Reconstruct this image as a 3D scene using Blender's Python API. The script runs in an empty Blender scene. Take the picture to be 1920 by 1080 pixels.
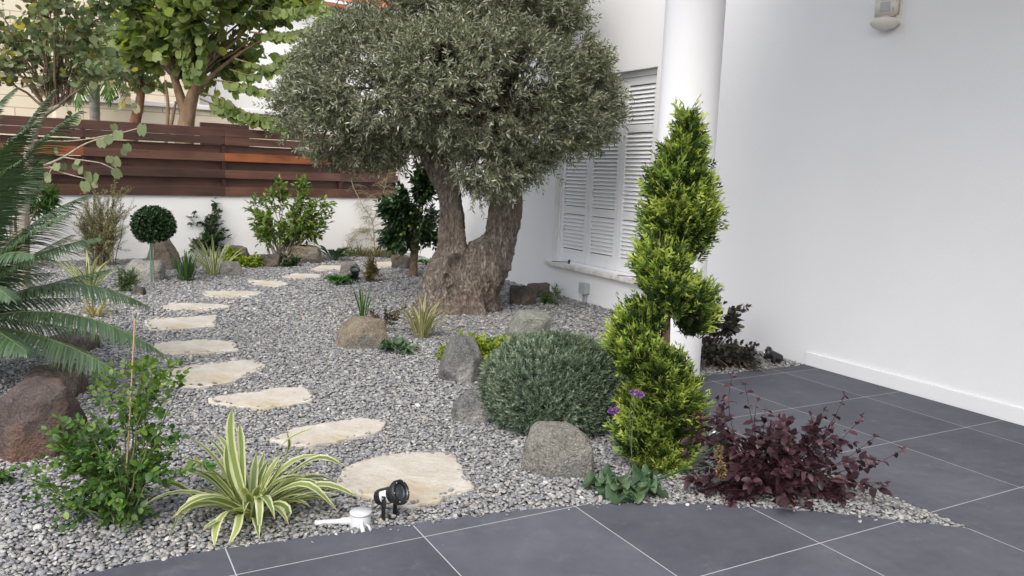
import bpy, bmesh, math, random
import numpy as np
from mathutils import Matrix, Vector
rad = math.radians
SC = bpy.context.scene
COL = SC.collection

# ---------------------------------------------------------------- camera
F = 1500.; PITCH = .1427; ROLL = .0367; YAW = -.5096; H = 1.61
_cp, _sp = math.cos(PITCH), math.sin(PITCH); _cr, _sr = math.cos(ROLL), math.sin(ROLL)
_f = np.array([0, _cp, -_sp]); _r = np.array([1., 0, 0]); _u = np.cross(_r, _f)
_R = _cr*_r + _sr*_u; _U = -_sr*_r + _cr*_u
CAM = np.array([0, 0, H])
cd = bpy.data.cameras.new('camera'); cam = bpy.data.objects.new('camera', cd); COL.objects.link(cam)
cd.sensor_width = 36; cd.lens = F/1920*36; cd.clip_end = 500; cd.clip_start = .05
cam.matrix_world = Matrix(((_R[0], _U[0], -_f[0], 0), (_R[1], _U[1], -_f[1], 0), (_R[2], _U[2], -_f[2], H), (0, 0, 0, 1)))
SC.camera = cam
SC.render.resolution_x = 1024; SC.render.resolution_y = 576

# ---------------------------------------------------------------- light
SUN_EL, SUN_AZ = 48, -163          # azimuth clockwise from +Y
w = bpy.data.worlds.new('World'); SC.world = w; w.use_nodes = True
nt = w.node_tree; bg = nt.nodes['Background']
sky = nt.nodes.new('ShaderNodeTexSky'); sky.sky_type = 'NISHITA'; sky.sun_disc = False
sky.sun_elevation = rad(SUN_EL); sky.sun_rotation = rad(SUN_AZ)
sky.air_density = 1.0; sky.dust_density = 3.5; sky.ozone_density = 1.0
hs = nt.nodes.new('ShaderNodeHueSaturation'); hs.inputs['Saturation'].default_value = .45   # bright hazy cloud
nt.links.new(sky.outputs[0], hs.inputs['Color']); nt.links.new(hs.outputs[0], bg.inputs[0]); bg.inputs[1].default_value = .15
sl = bpy.data.lights.new('sun', 'SUN'); sl.energy = .55; sl.angle = rad(40); sl.color = (1, .95, .87)
so = bpy.data.objects.new('sun', sl); COL.objects.link(so)
sd = Vector((math.sin(rad(SUN_AZ))*math.cos(rad(SUN_EL)), math.cos(rad(SUN_AZ))*math.cos(rad(SUN_EL)), math.sin(rad(SUN_EL))))
so.rotation_euler = sd.to_track_quat('Z', 'Y').to_euler()
SC.view_settings.view_transform = 'Standard'; SC.view_settings.look = 'None'
SC.view_settings.exposure = 1.02; SC.view_settings.gamma = 1

# ---------------------------------------------------------------- helpers
def ray(px, py): return (px-960)/F*_R - (py-540)/F*_U + _f
def G(px, py, z=0.):
    d = ray(px, py); return CAM + d*(z-H)/d[2]
def At(px, py, Y):
    d = ray(px, py); return CAM + d*Y/d[1]
def nrm(a):
    a = np.asarray(a, float); return a/(np.linalg.norm(a, axis=-1, keepdims=True)+1e-12)
RNG = np.random.default_rng(7)
def seed(s):
    global RNG
    RNG = np.random.default_rng(s)

def _hash(i):
    n = (i[..., 0]*73856093) ^ (i[..., 1]*19349663) ^ (i[..., 2]*83492791)
    n = (n ^ (n >> 13))*1274126177 & 0x7fffffff
    return ((n ^ (n >> 16)) & 0xffff)/65535.
def noise(p):
    p = np.asarray(p, float)+1000.; i = np.floor(p).astype(np.int64); f = p-i; f = f*f*(3-2*f)
    r = 0
    for a in (0, 1):
        for b in (0, 1):
            for c in (0, 1):
                wt = (f[..., 0] if a else 1-f[..., 0])*(f[..., 1] if b else 1-f[..., 1])*(f[..., 2] if c else 1-f[..., 2])
                r = r + wt*_hash(i+np.array([a, b, c]))
    return r*2-1
def fbm(p, o=3):
    p = np.asarray(p, float); return sum(noise(p*2**k+17*k)*.5**k for k in range(o))

class MB:
    """collects vertices and faces; build() links them as ONE mesh object"""
    def __init__(s): s.v = []; s.l = []; s.t = []; s.tint = []; s.uv = []; s.n = 0; s.mi = []
    def add(s, V, faces, tint=0., uv=None, mi=0):
        V = np.asarray(V, float).reshape(-1, 3)
        if isinstance(faces, np.ndarray):
            s.l.append((faces+s.n).ravel()); s.t.append(np.full(len(faces), faces.shape[1]))
            s.mi.append(np.full(len(faces), mi))
        else:
            s.l.append(np.array([i+s.n for f in faces for i in f])); s.t.append(np.array([len(f) for f in faces]))
            s.mi.append(np.full(len(faces), mi))
        s.v.append(V); s.tint.append(np.broadcast_to(np.asarray(tint, float), (len(V),)))
        s.uv.append(np.zeros((len(V), 2)) if uv is None else np.asarray(uv, float)); s.n += len(V)
    def mesh(s, name, smooth=True, mats=()):
        V = np.concatenate(s.v); L = np.concatenate(s.l).astype(np.int32); T = np.concatenate(s.t).astype(np.int32)
        me = bpy.data.meshes.new(name); me.vertices.add(len(V)); me.vertices.foreach_set('co', V.ravel().astype(np.float32))
        me.loops.add(len(L)); me.loops.foreach_set('vertex_index', L)
        me.polygons.add(len(T)); me.polygons.foreach_set('loop_start', np.concatenate([[0], np.cumsum(T)[:-1]]).astype(np.int32))
        me.update(calc_edges=True)
        a = me.attributes.new('tint', 'FLOAT', 'POINT'); a.data.foreach_set('value', np.concatenate(s.tint).astype(np.float32))
        u = me.uv_layers.new(name='UVMap'); u.data.foreach_set('uv', np.concatenate(s.uv)[L].ravel().astype(np.float32))
        me.polygons.foreach_set('use_smooth', np.full(len(T), bool(smooth)))
        me.polygons.foreach_set('material_index', np.concatenate(s.mi).astype(np.int32))
        for m in mats: me.materials.append(m)
        me.validate(); me.update(); return me
    def build(s, name, mat, parent=None, smooth=True, **kw):
        mats = mat if isinstance(mat, (list, tuple)) else [mat]
        o = bpy.data.objects.new(name, s.mesh(name, smooth, mats)); COL.objects.link(o)
        if parent is not None: o.parent = parent
        return o
    # shapes
    def box(s, x0, x1, y0, y1, z0, z1, b=0., M=None, tint=0., mi=0):
        bm = bmesh.new(); bmesh.ops.create_cube(bm, size=1)
        for v in bm.verts: v.co = Vector((x0+(v.co.x+.5)*(x1-x0), y0+(v.co.y+.5)*(y1-y0), z0+(v.co.z+.5)*(z1-z0)))
        if b: bmesh.ops.bevel(bm, geom=bm.edges[:], offset=b, segments=2, affect='EDGES', profile=.6)
        s.bm(bm, M, tint, mi)
    def bm(s, bm, M=None, tint=0., mi=0):
        bm.verts.index_update()
        V = np.array([(M @ v.co if M else v.co)[:] for v in bm.verts]); Fc = [[v.index for v in f.verts] for f in bm.faces]
        s.add(V, Fc, tint, mi=mi); bm.free()
    def tube(s, pts, r, n=6, tint=0., cap=True, mi=0, flat=None):
        P = np.asarray(pts, float); m = len(P); r = np.broadcast_to(np.asarray(r, float), (m,))
        T = nrm(np.gradient(P, axis=0)); ref = np.array([0, 0, 1.]) if abs(T[0][2]) < .9 else np.array([1., 0, 0])
        A = nrm(np.cross(T[0], ref)); V = []
        for i in range(m):
            A = nrm(A - T[i]*(A@T[i])); B = np.cross(T[i], A); a = np.arange(n)*2*np.pi/n
            V.append(P[i]+r[i]*(np.outer(np.cos(a), A)+np.outer(np.sin(a), B)))
        V = np.concatenate(V); i = np.arange(m-1)[:, None]*n; k = np.arange(n)[None]; k2 = (k+1) % n
        Q = np.stack([i+k, i+k2, i+n+k2, i+n+k], -1).reshape(-1, 4)
        s.add(V, Q, tint, mi=mi)
        if cap:
            s.add(V[:n], [list(range(n))[::-1]], tint, mi=mi); s.add(V[-n:], [list(range(n))], tint, mi=mi)
    def lathe(s, prof, n=24, M=None, tint=0., mi=0):
        """prof: (r, z) pairs"""
        V = []; a = np.arange(n)*2*np.pi/n
        for r, z in prof: V.append(np.stack([r*np.cos(a), r*np.sin(a), np.full(n, z)], 1))
        V = np.concatenate(V)
        if M is not None: V = np.array([(M @ Vector(v))[:] for v in V])
        i = np.arange(len(prof)-1)[:, None]*n; k = np.arange(n)[None]; k2 = (k+1) % n
        s.add(V, np.stack([i+k, i+k2, i+n+k2, i+n+k], -1).reshape(-1, 4), tint, mi=mi)

def empty(name, loc, rz=0.):
    o = bpy.data.objects.new(name, None); COL.objects.link(o); o.location = tuple(float(c) for c in loc)
    o.rotation_euler = (0, 0, rz); o.empty_display_size = .1; return o
def tag(o, label=None, cat=None, group=None, kind=None):
    if label: o['label'] = label
    if cat: o['category'] = cat
    if group: o['group'] = group
    if kind: o['kind'] = kind
    return o
def rel(V, base): return np.asarray(V)-np.asarray(base)

# ---------------------------------------------------------------- materials
def mat(name, col=(.5, .5, .5), rough=.6, spec=.3, metal=0.):
    m = bpy.data.materials.new(name); m.use_nodes = True; b = m.node_tree.nodes['Principled BSDF']
    b.inputs['Base Color'].default_value = (*col, 1); b.inputs['Roughness'].default_value = rough
    b.inputs['Specular IOR Level'].default_value = spec; b.inputs['Metallic'].default_value = metal
    return m
class N:
    def __init__(s, m): s.m = m; s.t = m.node_tree; s.b = s.t.nodes['Principled BSDF']; s.out = s.t.nodes['Material Output']
    def new(s, ty, **kw):
        n = s.t.nodes.new(ty)
        for k, v in kw.items():
            if k.startswith('i_'): n.inputs[k[2:].replace('_', ' ')].default_value = v
            else: setattr(n, k, v)
        return n
    def link(s, a, b): s.t.links.new(a, b)
    def co(s, kind='Object', scale=(1, 1, 1)):
        c = s.new('ShaderNodeTexCoord'); mp = s.new('ShaderNodeMapping'); mp.inputs['Scale'].default_value = scale
        s.link(c.outputs[kind], mp.inputs['Vector']); return mp.outputs[0]
    def noise(s, vec, scale, detail=4, rough=.55):
        n = s.new('ShaderNodeTexNoise'); n.inputs['Scale'].default_value = scale; n.inputs['Detail'].default_value = detail
        n.inputs['Roughness'].default_value = rough
        if vec is not None: s.link(vec, n.inputs['Vector'])
        return n.outputs['Fac']
    def ramp(s, fac, stops, interp='LINEAR'):
        r = s.new('ShaderNodeValToRGB'); r.color_ramp.interpolation = interp
        while len(r.color_ramp.elements) < len(stops): r.color_ramp.elements.new(.5)
        for e, (p, c) in zip(r.color_ramp.elements, stops): e.position = p; e.color = (*c, 1) if len(c) == 3 else c
        s.link(fac, r.inputs[0]); return r.outputs[0]
    def mix(s, fac, a, b, blend='MIX'):
        n = s.new('ShaderNodeMix', data_type='RGBA', blend_type=blend)
        if hasattr(fac, 'links'): s.link(fac, n.inputs[0])
        else: n.inputs[0].default_value = fac
        for i, x in ((6, a), (7, b)):
            if hasattr(x, 'links'): s.link(x, n.inputs[i])
            else: n.inputs[i].default_value = (*x, 1)
        return n.outputs[2]
    def math(s, op, a, b=None, c=None, clamp=False):
        n = s.new('ShaderNodeMath', operation=op, use_clamp=clamp)
        for i, x in enumerate((a, b, c)):
            if x is None: continue
            if hasattr(x, 'links'): s.link(x, n.inputs[i])
            else: n.inputs[i].default_value = x
        return n.outputs[0]
    def bump(s, h, strength=.3, dist=.01, prev=None):
        n = s.new('ShaderNodeBump'); n.inputs['Strength'].default_value = strength; n.inputs['Distance'].default_value = dist
        s.link(h, n.inputs['Height'])
        if prev is not None: s.link(prev, n.inputs['Normal'])
        s.link(n.outputs[0], s.b.inputs['Normal']); return n.outputs[0]
    def color(s, c): s.link(c, s.b.inputs['Base Color'])
    def rough(s, c): s.link(c, s.b.inputs['Roughness'])

def leafmat(name, stops, trans=.35, rough=.5, spec=.3, uvstripe=None, patch=0.):
    m = mat(name, rough=rough, spec=spec); n = N(m)
    a = n.new('ShaderNodeAttribute', attribute_name='tint').outputs['Fac']
    if uvstripe:
        uv = n.new('ShaderNodeUVMap'); sx = n.new('ShaderNodeSeparateXYZ'); n.link(uv.outputs[0], sx.inputs[0])
        d = n.math('ABSOLUTE', n.math('SUBTRACT', sx.outputs[0], .5))
        nz = n.noise(n.co('UV', (40, 3, 1)), 1., 2)
        d2 = n.math('ADD', d, n.math('MULTIPLY', n.math('SUBTRACT', nz, .5), .16))
        base = n.ramp(a, stops)
        e = n.ramp(d2, [(uvstripe[0], (0, 0, 0)), (uvstripe[0]+.05, (1, 1, 1))])
        c = n.mix(e, base, uvstripe[1])
        if len(uvstripe) > 2:   # dry tips
            tip = n.ramp(sx.outputs[1], [(.90, (0, 0, 0)), (1., (1, 1, 1))])
            c = n.mix(tip, c, uvstripe[2])
    else:
        c = n.ramp(a, stops)
        nz = n.noise(n.co('Object'), 25, 2); c = n.mix(n.math('MULTIPLY', nz, .35), c, n.mix(.5, c, (0, 0, 0)), 'MIX')
    n.color(c)
    tr = n.new('ShaderNodeBsdfTranslucent'); mx = n.new('ShaderNodeMixShader'); mx.inputs[0].default_value = trans
    bright = n.mix(1., c, (1.25, 1.3, .55), 'MULTIPLY'); n.link(bright, tr.inputs[0])
    n.link(n.b.outputs[0], mx.inputs[1]); n.link(tr.outputs[0], mx.inputs[2]); n.link(mx.outputs[0], n.out.inputs[0])
    return m

def rockmat(name, c1, c2, c3=None, speck=.15, scale=6.):
    m = mat(name, rough=.85, spec=.25); n = N(m); v = n.co('Object')
    f = n.noise(v, scale, 6, .6); c = n.ramp(f, [(.35, c1), (.62, c2)])
    if c3: c = n.mix(n.ramp(n.noise(v, scale*.45, 3), [(.5, (0, 0, 0)), (.62, (1, 1, 1))]), c, c3)
    fine = n.noise(v, 90, 3, .7)
    c = n.mix(n.ramp(fine, [(.55, (0, 0, 0)), (.72, (speck*3,)*3)]), c, (.55, .53, .48))
    c = n.mix(n.ramp(n.noise(v, 45, 4, .7), [(.3, (.6, .6, .6)), (.5, (0, 0, 0))]), c, (.04, .035, .03))
    n.color(c)
    h = n.math('ADD', n.math('MULTIPLY', n.noise(v, 14, 6, .65), 1.), n.math('MULTIPLY', n.noise(v, 60, 4, .7), .35))
    n.bump(h, 1., .05); return m

def barkmat(name, c1, c2, sc=(30, 30, 6), strength=.8, dist=.01):
    m = mat(name, rough=.9, spec=.15); n = N(m); v = n.co('Object', sc); f = n.noise(v, 1., 5, .6)
    n.color(n.ramp(f, [(.3, c1), (.65, c2)])); n.bump(f, strength, dist); return m

def wood(name, c1, c2, sc=(1.2, 20, 22), rough=.5):
    m = mat(name, rough=rough, spec=.4); n = N(m); v = n.co('Object', sc); f = n.noise(v, 1.5, 6, .65)
    g = n.noise(n.co('Object', (.8, 2, 2)), 2., 3)
    c = n.ramp(f, [(.3, c1), (.7, c2)]); c = n.mix(n.ramp(g, [(.35, (0, 0, 0)), (.7, (.55, .55, .55))]), c, tuple(x*1.7 for x in c2))
    n.color(c); n.bump(f, .35, .004); return m

def plaster(name, col, bump=.15, sc=35):
    m = mat(name, col, .75, .2); n = N(m); v = n.co('Object')
    f = n.noise(v, .8, 3); n.color(n.ramp(f, [(.3, tuple(c*.955 for c in col)), (.7, col)]))
    n.bump(n.math('ADD', n.noise(v, sc, 5, .6), n.math('MULTIPLY', n.noise(v, 3.5, 5, .6), 1.6)), bump*1.6, .006); return m

WHITE = plaster('white_render', (.80, .80, .81))
WALLW = plaster('garden_wall_render', (.78, .775, .765), .35, 20)
PAINT = mat('painted_shutter', (.78, .79, .81), .45, .35)
# dirt and wear on shutters
_n = N(PAINT); _v = _n.co('Object')
_n.color(_n.mix(_n.ramp(_n.noise(_v, 7, 5, .7), [(.6, (0, 0, 0)), (.8, (.5, .5, .5))]), (.83, .84, .86), (.58, .58, .57)))
SILL = mat('sill_marble', (.66, .64, .62), .4, .4); _n = N(SILL)
_n.color(_n.ramp(_n.noise(_n.co('Object'), 9, 5, .7), [(.35, (.5, .46, .42)), (.6, (.72, .7, .68))]))
BLACK = mat('black_plastic', (.012, .012, .014), .38, .5)
WPLAS = mat('white_plastic', (.54, .55, .56), .4, .4)
GPLAS = mat('grey_plastic', (.38, .39, .4), .45, .4)
CPLAS = mat('cream_plastic', (.68, .65, .58), .45, .4)
GLASS = mat('dark_glass', (.05, .06, .065), .08, .6)
STEEL = mat('steel', (.55, .55, .56), .3, .5, 1.)
IRON = mat('dark_iron', (.05, .05, .055), .5, .4)

# ---------------------------------------------------------------- ground
# local frame of house and tiles: x = away through the house wall, y = along the wall away from the camera
PHI = -YAW
e2 = np.array([math.cos(PHI), math.sin(PHI), 0]); e1 = np.array([-math.sin(PHI), math.cos(PHI), 0])
Q0 = np.array([1.7102*H, 3.7288*H, 0]); P0 = G(1511.7, 683.3)
FA = np.array([-6.406, 12.826, 0]); FD = np.array([.798, .6027, 0]); FANG = math.atan2(FD[1], FD[0])

def sheet(name, poly, z, m, th=None):
    bm = bmesh.new(); vs = [bm.verts.new((p[0], p[1], z)) for p in poly]; f = bm.faces.new(vs)
    if f.normal.z < 0: f.normal_flip()
    f.normal_update()
    if th:
        r = bmesh.ops.extrude_face_region(bm, geom=[f])
        for v in [g for g in r['geom'] if isinstance(g, bmesh.types.BMVert)]: v.co.z -= th
        bmesh.ops.recalc_face_normals(bm, faces=bm.faces[:])
    me = bpy.data.meshes.new(name); bm.to_mesh(me); bm.free(); me.materials.append(m)
    o = bpy.data.objects.new(name, me); COL.objects.link(o); return o

SOIL = mat('soil', (.12, .10, .085), .95, .1); _n = N(SOIL)
_n.color(_n.ramp(_n.noise(_n.co('Object'), 3, 6, .7), [(.3, (.07, .06, .05)), (.7, (.16, .14, .12))]))
tag(sheet('ground', [(-150, -150), (150, -150), (150, 200), (-150, 200)], -.10, SOIL), kind='structure')
BED = mat('gravel_base', (.12, .12, .12), .95, .1); _n = N(BED); _v = _n.co('Object')
_vo = _n.new('ShaderNodeTexVoronoi'); _vo.inputs['Scale'].default_value = 45; _n.link(_v, _vo.inputs['Vector'])
_n.color(_n.ramp(_vo.outputs['Distance'], [(.1, (.24, .24, .245)), (.6, (.10, .10, .10))])); _n.bump(_vo.outputs['Distance'], 1, -.02)

# patio outline (tiles), the curved border towards the gravel first
curve = [(-900, 1180), (-300, 1112), (100, 1088), (250, 1057), (425, 1028), (520, 1015), (600, 1004), (700, 991), (770, 981), (860, 970), (960, 958), (1050, 949), (1130, 945), (1210, 943),
         (1290, 944), (1370, 948), (1450, 953), (1530, 959), (1610, 967), (1690, 976), (1760, 984), (1822, 991)]
inner = [(1750, 961), (1627, 913), (1480, 857), (1322, 797)]
cpts = [G(*p)[:2] for p in curve]
ipts = [G(*p)[:2] for p in inner]
colc = G(1256, 731)[:2]
def loc2w(x, y, o=P0): return (o + e2*x + e1*y)[:2]
gF = G(1511, 684)[:2]
farl = G(1300, 707)[:2]
# left limit of the slab behind the cypress
lf0 = np.array(ipts[-1]) + e1[:2]*.12
lf1 = farl - e2[:2]*.25
poly = [p for p in cpts] + ipts + [lf0, lf1] + [loc2w(.0, -.005), loc2w(.0, -9)] + [(-6, -7)]
PAT = poly
TILE = mat('patio_tile', (.1, .1, .11), .6, .16); _n = N(TILE)
_tc = _n.new('ShaderNodeTexCoord'); _sx = _n.new('ShaderNodeSeparateXYZ')
_n.link(_tc.outputs['Object'], _sx.inputs[0])
def _joint(ax):
    k = _n.math('DIVIDE', _sx.outputs[ax], .8003); fr = _n.math('FRACT', _n.math('ADD', k, 100.5))
    return _n.math('ABSOLUTE', _n.math('SUBTRACT', fr, .5))
_j = _n.math('MINIMUM', _joint(0), _joint(1)); _isj = _n.math('LESS_THAN', _j, .0030)
_fl = _n.new('ShaderNodeVectorMath', operation='FLOOR')
_ad = _n.new('ShaderNodeVectorMath', operation='MULTIPLY_ADD'); _n.link(_tc.outputs['Object'], _ad.inputs[0])
_ad.inputs[1].default_value = (1/.8003, 1/.8003, 0); _ad.inputs[2].default_value = (100., 100., 0); _n.link(_ad.outputs[0], _fl.inputs[0])
_wn = _n.new('ShaderNodeTexWhiteNoise'); _n.link(_fl.outputs[0], _wn.inputs['Vector'])
_v = _n.co('Object'); _c = _n.ramp(_n.noise(_v, 2.2, 7, .68), [(.3, (.074, .076, .094)), (.7, (.116, .118, .141))])
_tv = _n.ramp(_wn.outputs['Value'], [(0, (.84, .84, .85)), (1, (1.12, 1.12, 1.11))]); _c = _n.mix(1., _c, _tv, 'MULTIPLY')
_stain = _n.ramp(_n.noise(_v, 5.5, 8, .75), [(.56, (0, 0, 0)), (.76, (.36, .36, .36))]); _c = _n.mix(_stain, _c, (.24, .24, .25))
_spk = _n.ramp(_n.noise(_n.co('Object', (1, 1, 1)), 60, 2, .5), [(.76, (0, 0, 0)), (.79, (.55, .55, .55))]); _c = _n.mix(_spk, _c, (.4, .4, .4))
_n.color(_n.mix(_isj, _c, (.42, .42, .435)))
_n.rough(_n.ramp(_n.noise(_v, 9, 5), [(.3, (.55,)*3), (.7, (.72,)*3)]))
_n.bump(_n.math('SUBTRACT', _n.noise(_v, 80, 4), _n.math('MULTIPLY', _isj, 2.)), .12, .003)
def local(poly, o): return [((np.array([p[0], p[1], 0])-o)@e2, (np.array([p[0], p[1], 0])-o)@e1) for p in poly]
pat = sheet('patio', local(poly, Q0), 0., TILE, .12); pat.location = Q0; pat.rotation_euler = (0, 0, PHI); tag(pat, kind='structure')
# the thin concrete strip along the straight inner border of the slab
KERB = mat('strip_concrete', (.24, .24, .235), .85, .2); _n = N(KERB); _n.bump(_n.noise(_n.co('Object'), 80, 4), .3, .004)
a = np.array(ipts[::-1]); 
dd = nrm(a[-1]-a[0]); nn = np.array([-dd[1], dd[0]])
if nn@(np.array([0., 0])-a[0]) < 0: nn = -nn
a = np.vstack([a, [cpts[-1]]])
wd = np.array([.05]*(len(a)-1)+[.012])
strip = [p for p in a-nn*.004] + [p for p in (a+nn*wd[:, None])[::-1]]
tag(sheet('edging_strip', strip, -.006, KERB, .08), kind='structure')

# gravel bed sheet
t0 = FA-FD*9; t1 = FA+FD*5.155
bedp = [t0[:2], t1[:2], loc2w(0, 0), loc2w(0, -9), (-6, -7), (-14, -7)]
tag(sheet('gravel_bed', bedp, -.035, BED), kind='structure')

def inpoly(P, poly):
    x, y = P[:, 0], P[:, 1]; c = np.zeros(len(P), bool); n = len(poly)
    for i in range(n):
        x1, y1 = poly[i]; x2, y2 = poly[(i+1) % n]
        hit = ((y1 > y) != (y2 > y)) & (x < (x2-x1)*(y-y1)/(y2-y1+1e-12)+x1); c ^= hit
    return c
# ---------------------------------------------------------------- stepping stones
STONES = [
 ('largest cream flagstone beside the black spotlight and nearest the patio', [(632,896),(646,878),(665,866),(734,849),(835,846),(854,852),(863,869),(867,885),(887,913),(841,926),(816,938),(766,949),(700,932),(640,911)]),
 ('pointed cream flagstone with cracks, second from the patio', [(505,822),(549,803),(643,787),(678,782),(723,787),(720,800),(712,808),(646,823),(577,834),(539,834)]),
 ('cream flagstone pointed at left and round at right, third from the patio', [(386,745),(477,734),(521,727),(566,724),(584,732),(590,743),(586,751),(496,765),(462,762),(388,753)]),
 ('broad pale flagstone behind the leafy staked shrub, fourth from the patio', [(284,699),(362,684),(462,674),(484,676),(503,686),(477,697),(462,704),(440,714),(377,725),(300,721)]),
 ('cream flagstone touched by the lowest long palm frond tip, fifth from the patio', [(292,642),(381,636),(433,640),(442,645),(446,656),(388,660),(333,663),(288,662)]),
 ('squarish cream flagstone with a notched right end, sixth from the patio', [(273,599),(340,594),(407,590),(403,601),(407,610),(340,615),(281,618),(275,608)]),
 ('narrow cream flagstone, seventh from the patio in the curving path', [(303,575),(318,567),(425,570),(433,575),(396,580),(314,579)]),
 ('thin cream flagstone where the path starts to bend right, eighth from the patio', [(378,547),(388,545),(488,546),(491,549),(470,556),(414,557),(384,554)]),
 ('small oval cream flagstone, ninth from the patio', [(464,527),(470,524),(529,527),(542,532),(521,538),(477,533)]),
 ('sliver of cream flagstone left of the green rosette plant, tenth from the patio', [(527,519),(555,512),(607,514),(602,519),(551,522)]),
 ('small cream flagstone behind the green rosette plant, in front of the tan boulder', [(583,504),(603,497),(644,498),(640,505),(596,508)]),
 ('farthest cream flagstone beside the brown stone near the citrus tree', [(700,491),(736,490),(738,501),(705,502)]),
]
STO = mat('flagstone', rough=.8, spec=.2); _n = N(STO); _v = _n.co('Object')
_ob = _n.new('ShaderNodeObjectInfo'); 
_c = _n.ramp(_n.noise(_v, 5, 7, .65), [(.3, (.43, .385, .32)), (.55, (.54, .505, .44)), (.75, (.61, .58, .53))])
_c = _n.mix(_n.ramp(_n.noise(_v, 1.7, 5, .6), [(.54, (0, 0, 0)), (.64, (.7, .7, .7))]), _c, (.42, .34, .22))
_c = _n.mix(_n.ramp(_n.noise(_v, 40, 4, .7), [(.30, (.5, .5, .5)), (.42, (0, 0, 0))]), _c, (.3, .26, .2))
_c = _n.mix(1., _c, _n.ramp(_ob.outputs['Random'], [(0, (.93, .92, .92)), (1, (1.04, 1.04, 1.04))]), 'MULTIPLY')
_n.color(_c); _vw = _n.co('Object', (1, 2.2, 1))
_n.bump(_n.math('ADD', _n.noise(_vw, 9, 8, .7), _n.math('MULTIPLY', _n.noise(_v, 50, 4, .7), .3)), .6, .02)
stonepolys = []
seed(3)
for i, (lab, pp) in enumerate(STONES):
    z = .013; P = np.array([G(x, y, z)[:2] for x, y in pp]); c = P.mean(0)
    # resample + ragged edge
    L = []
    for j in range(len(P)):
        a, b = P[j], P[(j+1) % len(P)]; m = max(2, int(np.linalg.norm(b-a)/.018))
        for t in np.arange(m)/m: L.append(a+(b-a)*t)
    L = np.array(L); k = 5
    for _ in range(2): L = (np.roll(L, 1, 0)+L*2+np.roll(L, -1, 0))/4
    out = nrm(L-c); L = L+out*(.012*fbm(np.c_[L*16, np.full(len(L), i*3.)], 4)+.006*(1-2*np.abs(noise(np.c_[L*38, np.full(len(L), i*3.)]))))[:, None]
    stonepolys.append(L.copy())
    L = L-c; n = len(L); rings = []; 
    for sc_, zz in ((1., -.035), (1., -.004), (.992, .0), (.95, .001), (.8, .0015), (.5, .002), (.25, .002)):
        R = L*sc_; h = .003*fbm(np.c_[R*14, np.full(n, 5.)], 3) if sc_ < .99 else .002*fbm(np.c_[R*30, np.full(n, 5.)], 2)
        rings.append(np.c_[R, zz+h])
    V = np.concatenate(rings+[np.array([[0, 0, .002]])]); ii = np.arange(len(rings)-1)[:, None]*n; kk = np.arange(n)[None]; k2 = (kk+1) % n
    q = np.stack([ii+kk, ii+k2, ii+n+k2, ii+n+kk], -1).reshape(-1, 4)
    mb = MB(); mb.add(V, [list(f) for f in q]+[[(len(rings)-1)*n+j, (len(rings)-1)*n+(j+1) % n, len(rings)*n] for j in range(n)])
    o = mb.build('stepping_stone', STO); o.location = (c[0], c[1], z)
    tag(o, lab, 'stepping stone', 'stepping stones curving through the gravel')

# ---------------------------------------------------------------- pebbles (uncountable: one object)
def ico(n):
    bm = bmesh.new(); bmesh.ops.create_icosphere(bm, subdivisions=n, radius=1); bm.verts.index_update()
    V = np.array([v.co[:] for v in bm.verts]); Fc = np.array([[v.index for v in f.verts] for f in bm.faces]); bm.free(); return V, Fc
PEB = mat('pebble', rough=.62, spec=.3); _n = N(PEB); _ob = _n.new('ShaderNodeObjectInfo')
_c = _n.ramp(_ob.outputs['Random'], [(0, (.17, .175, .185)), (.2, (.21, .215, .225)), (.42, (.27, .275, .285)), (.62, (.325, .325, .32)), (.74, (.36, .345, .315)), (.86, (.40, .395, .375)), (.94, (.48, .47, .45)), (.97, (.34, .27, .22)), (1., (.66, .65, .62))], 'LINEAR')
_c = _n.mix(_n.math('MULTIPLY', _n.noise(_n.co('Object'), 2.5, 4), .4), _c, (.12, .12, .125))
_n.color(_c)
pcol = bpy.data.collections.new('pebble_kinds')
V0, F0 = ico(2)
for k in range(7):
    seed(100+k); V = V0*(1+.22*fbm(V0*1.1+k*9, 2))[:, None]; ax = [1., .60+.32*RNG.random(), .30+.22*RNG.random()]
    mb = MB(); mb.add(V*ax, F0); me = mb.mesh('pebble', True, [PEB]); o = bpy.data.objects.new('pebble', me); pcol.objects.link(o)
seed(11)
pts = []
def layer(x0, x1, y0, y1, sp, s0, frac, zlo, zhi, box=None):
    nx = int((x1-x0)/sp); ny = int((y1-y0)/sp); gx, gy = np.meshgrid(np.arange(nx), np.arange(ny))
    P = np.c_[(x0+(gx.ravel()+RNG.random(nx*ny)*1.1)*sp), (y0+(gy.ravel()+RNG.random(nx*ny)*1.1)*sp)]
    if frac < 1: P = P[RNG.random(len(P)) < frac]
    # keep what lies near the view fan, with a margin for a step to the side
    P = P[(np.abs(P[:, 0]) < P[:, 1]*.66+1.3)]
    z = zlo+(zhi-zlo)*RNG.random(len(P)); s = s0*np.exp(RNG.normal(0, .26, len(P)))
    pts.append(np.c_[P, z, s])
layer(-4.5, 3.5, 2.3, 5.2, .0158, .0110, 1., -.028, -.016)
layer(-4.5, 3.5, 2.3, 5.2, .0158, .0110, .68, -.012, .002)
layer(-6.5, 3., 5.2, 8.2, .0175, .0120, 1., -.026, -.014)
layer(-6.5, 3., 5.2, 8.2, .0175, .0120, .58, -.010, .004)
layer(-9.5, 1.5, 8.2, 17.5, .025, .0160, 1., -.022, -.008)
layer(-9.5, 1.5, 8.2, 17.5, .025, .0160, .5, -.006, .010)
pts = np.concatenate(pts)
lx = (np.c_[pts[:, :2], np.zeros(len(pts))]-P0)@e2
fy = (np.c_[pts[:, :2], np.zeros(len(pts))]-FA)@np.array([-FD[1], FD[0], 0])
keep = (lx < -.005) & (fy < -.01) & ~inpoly(pts, [tuple(p) for p in PAT])
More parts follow.
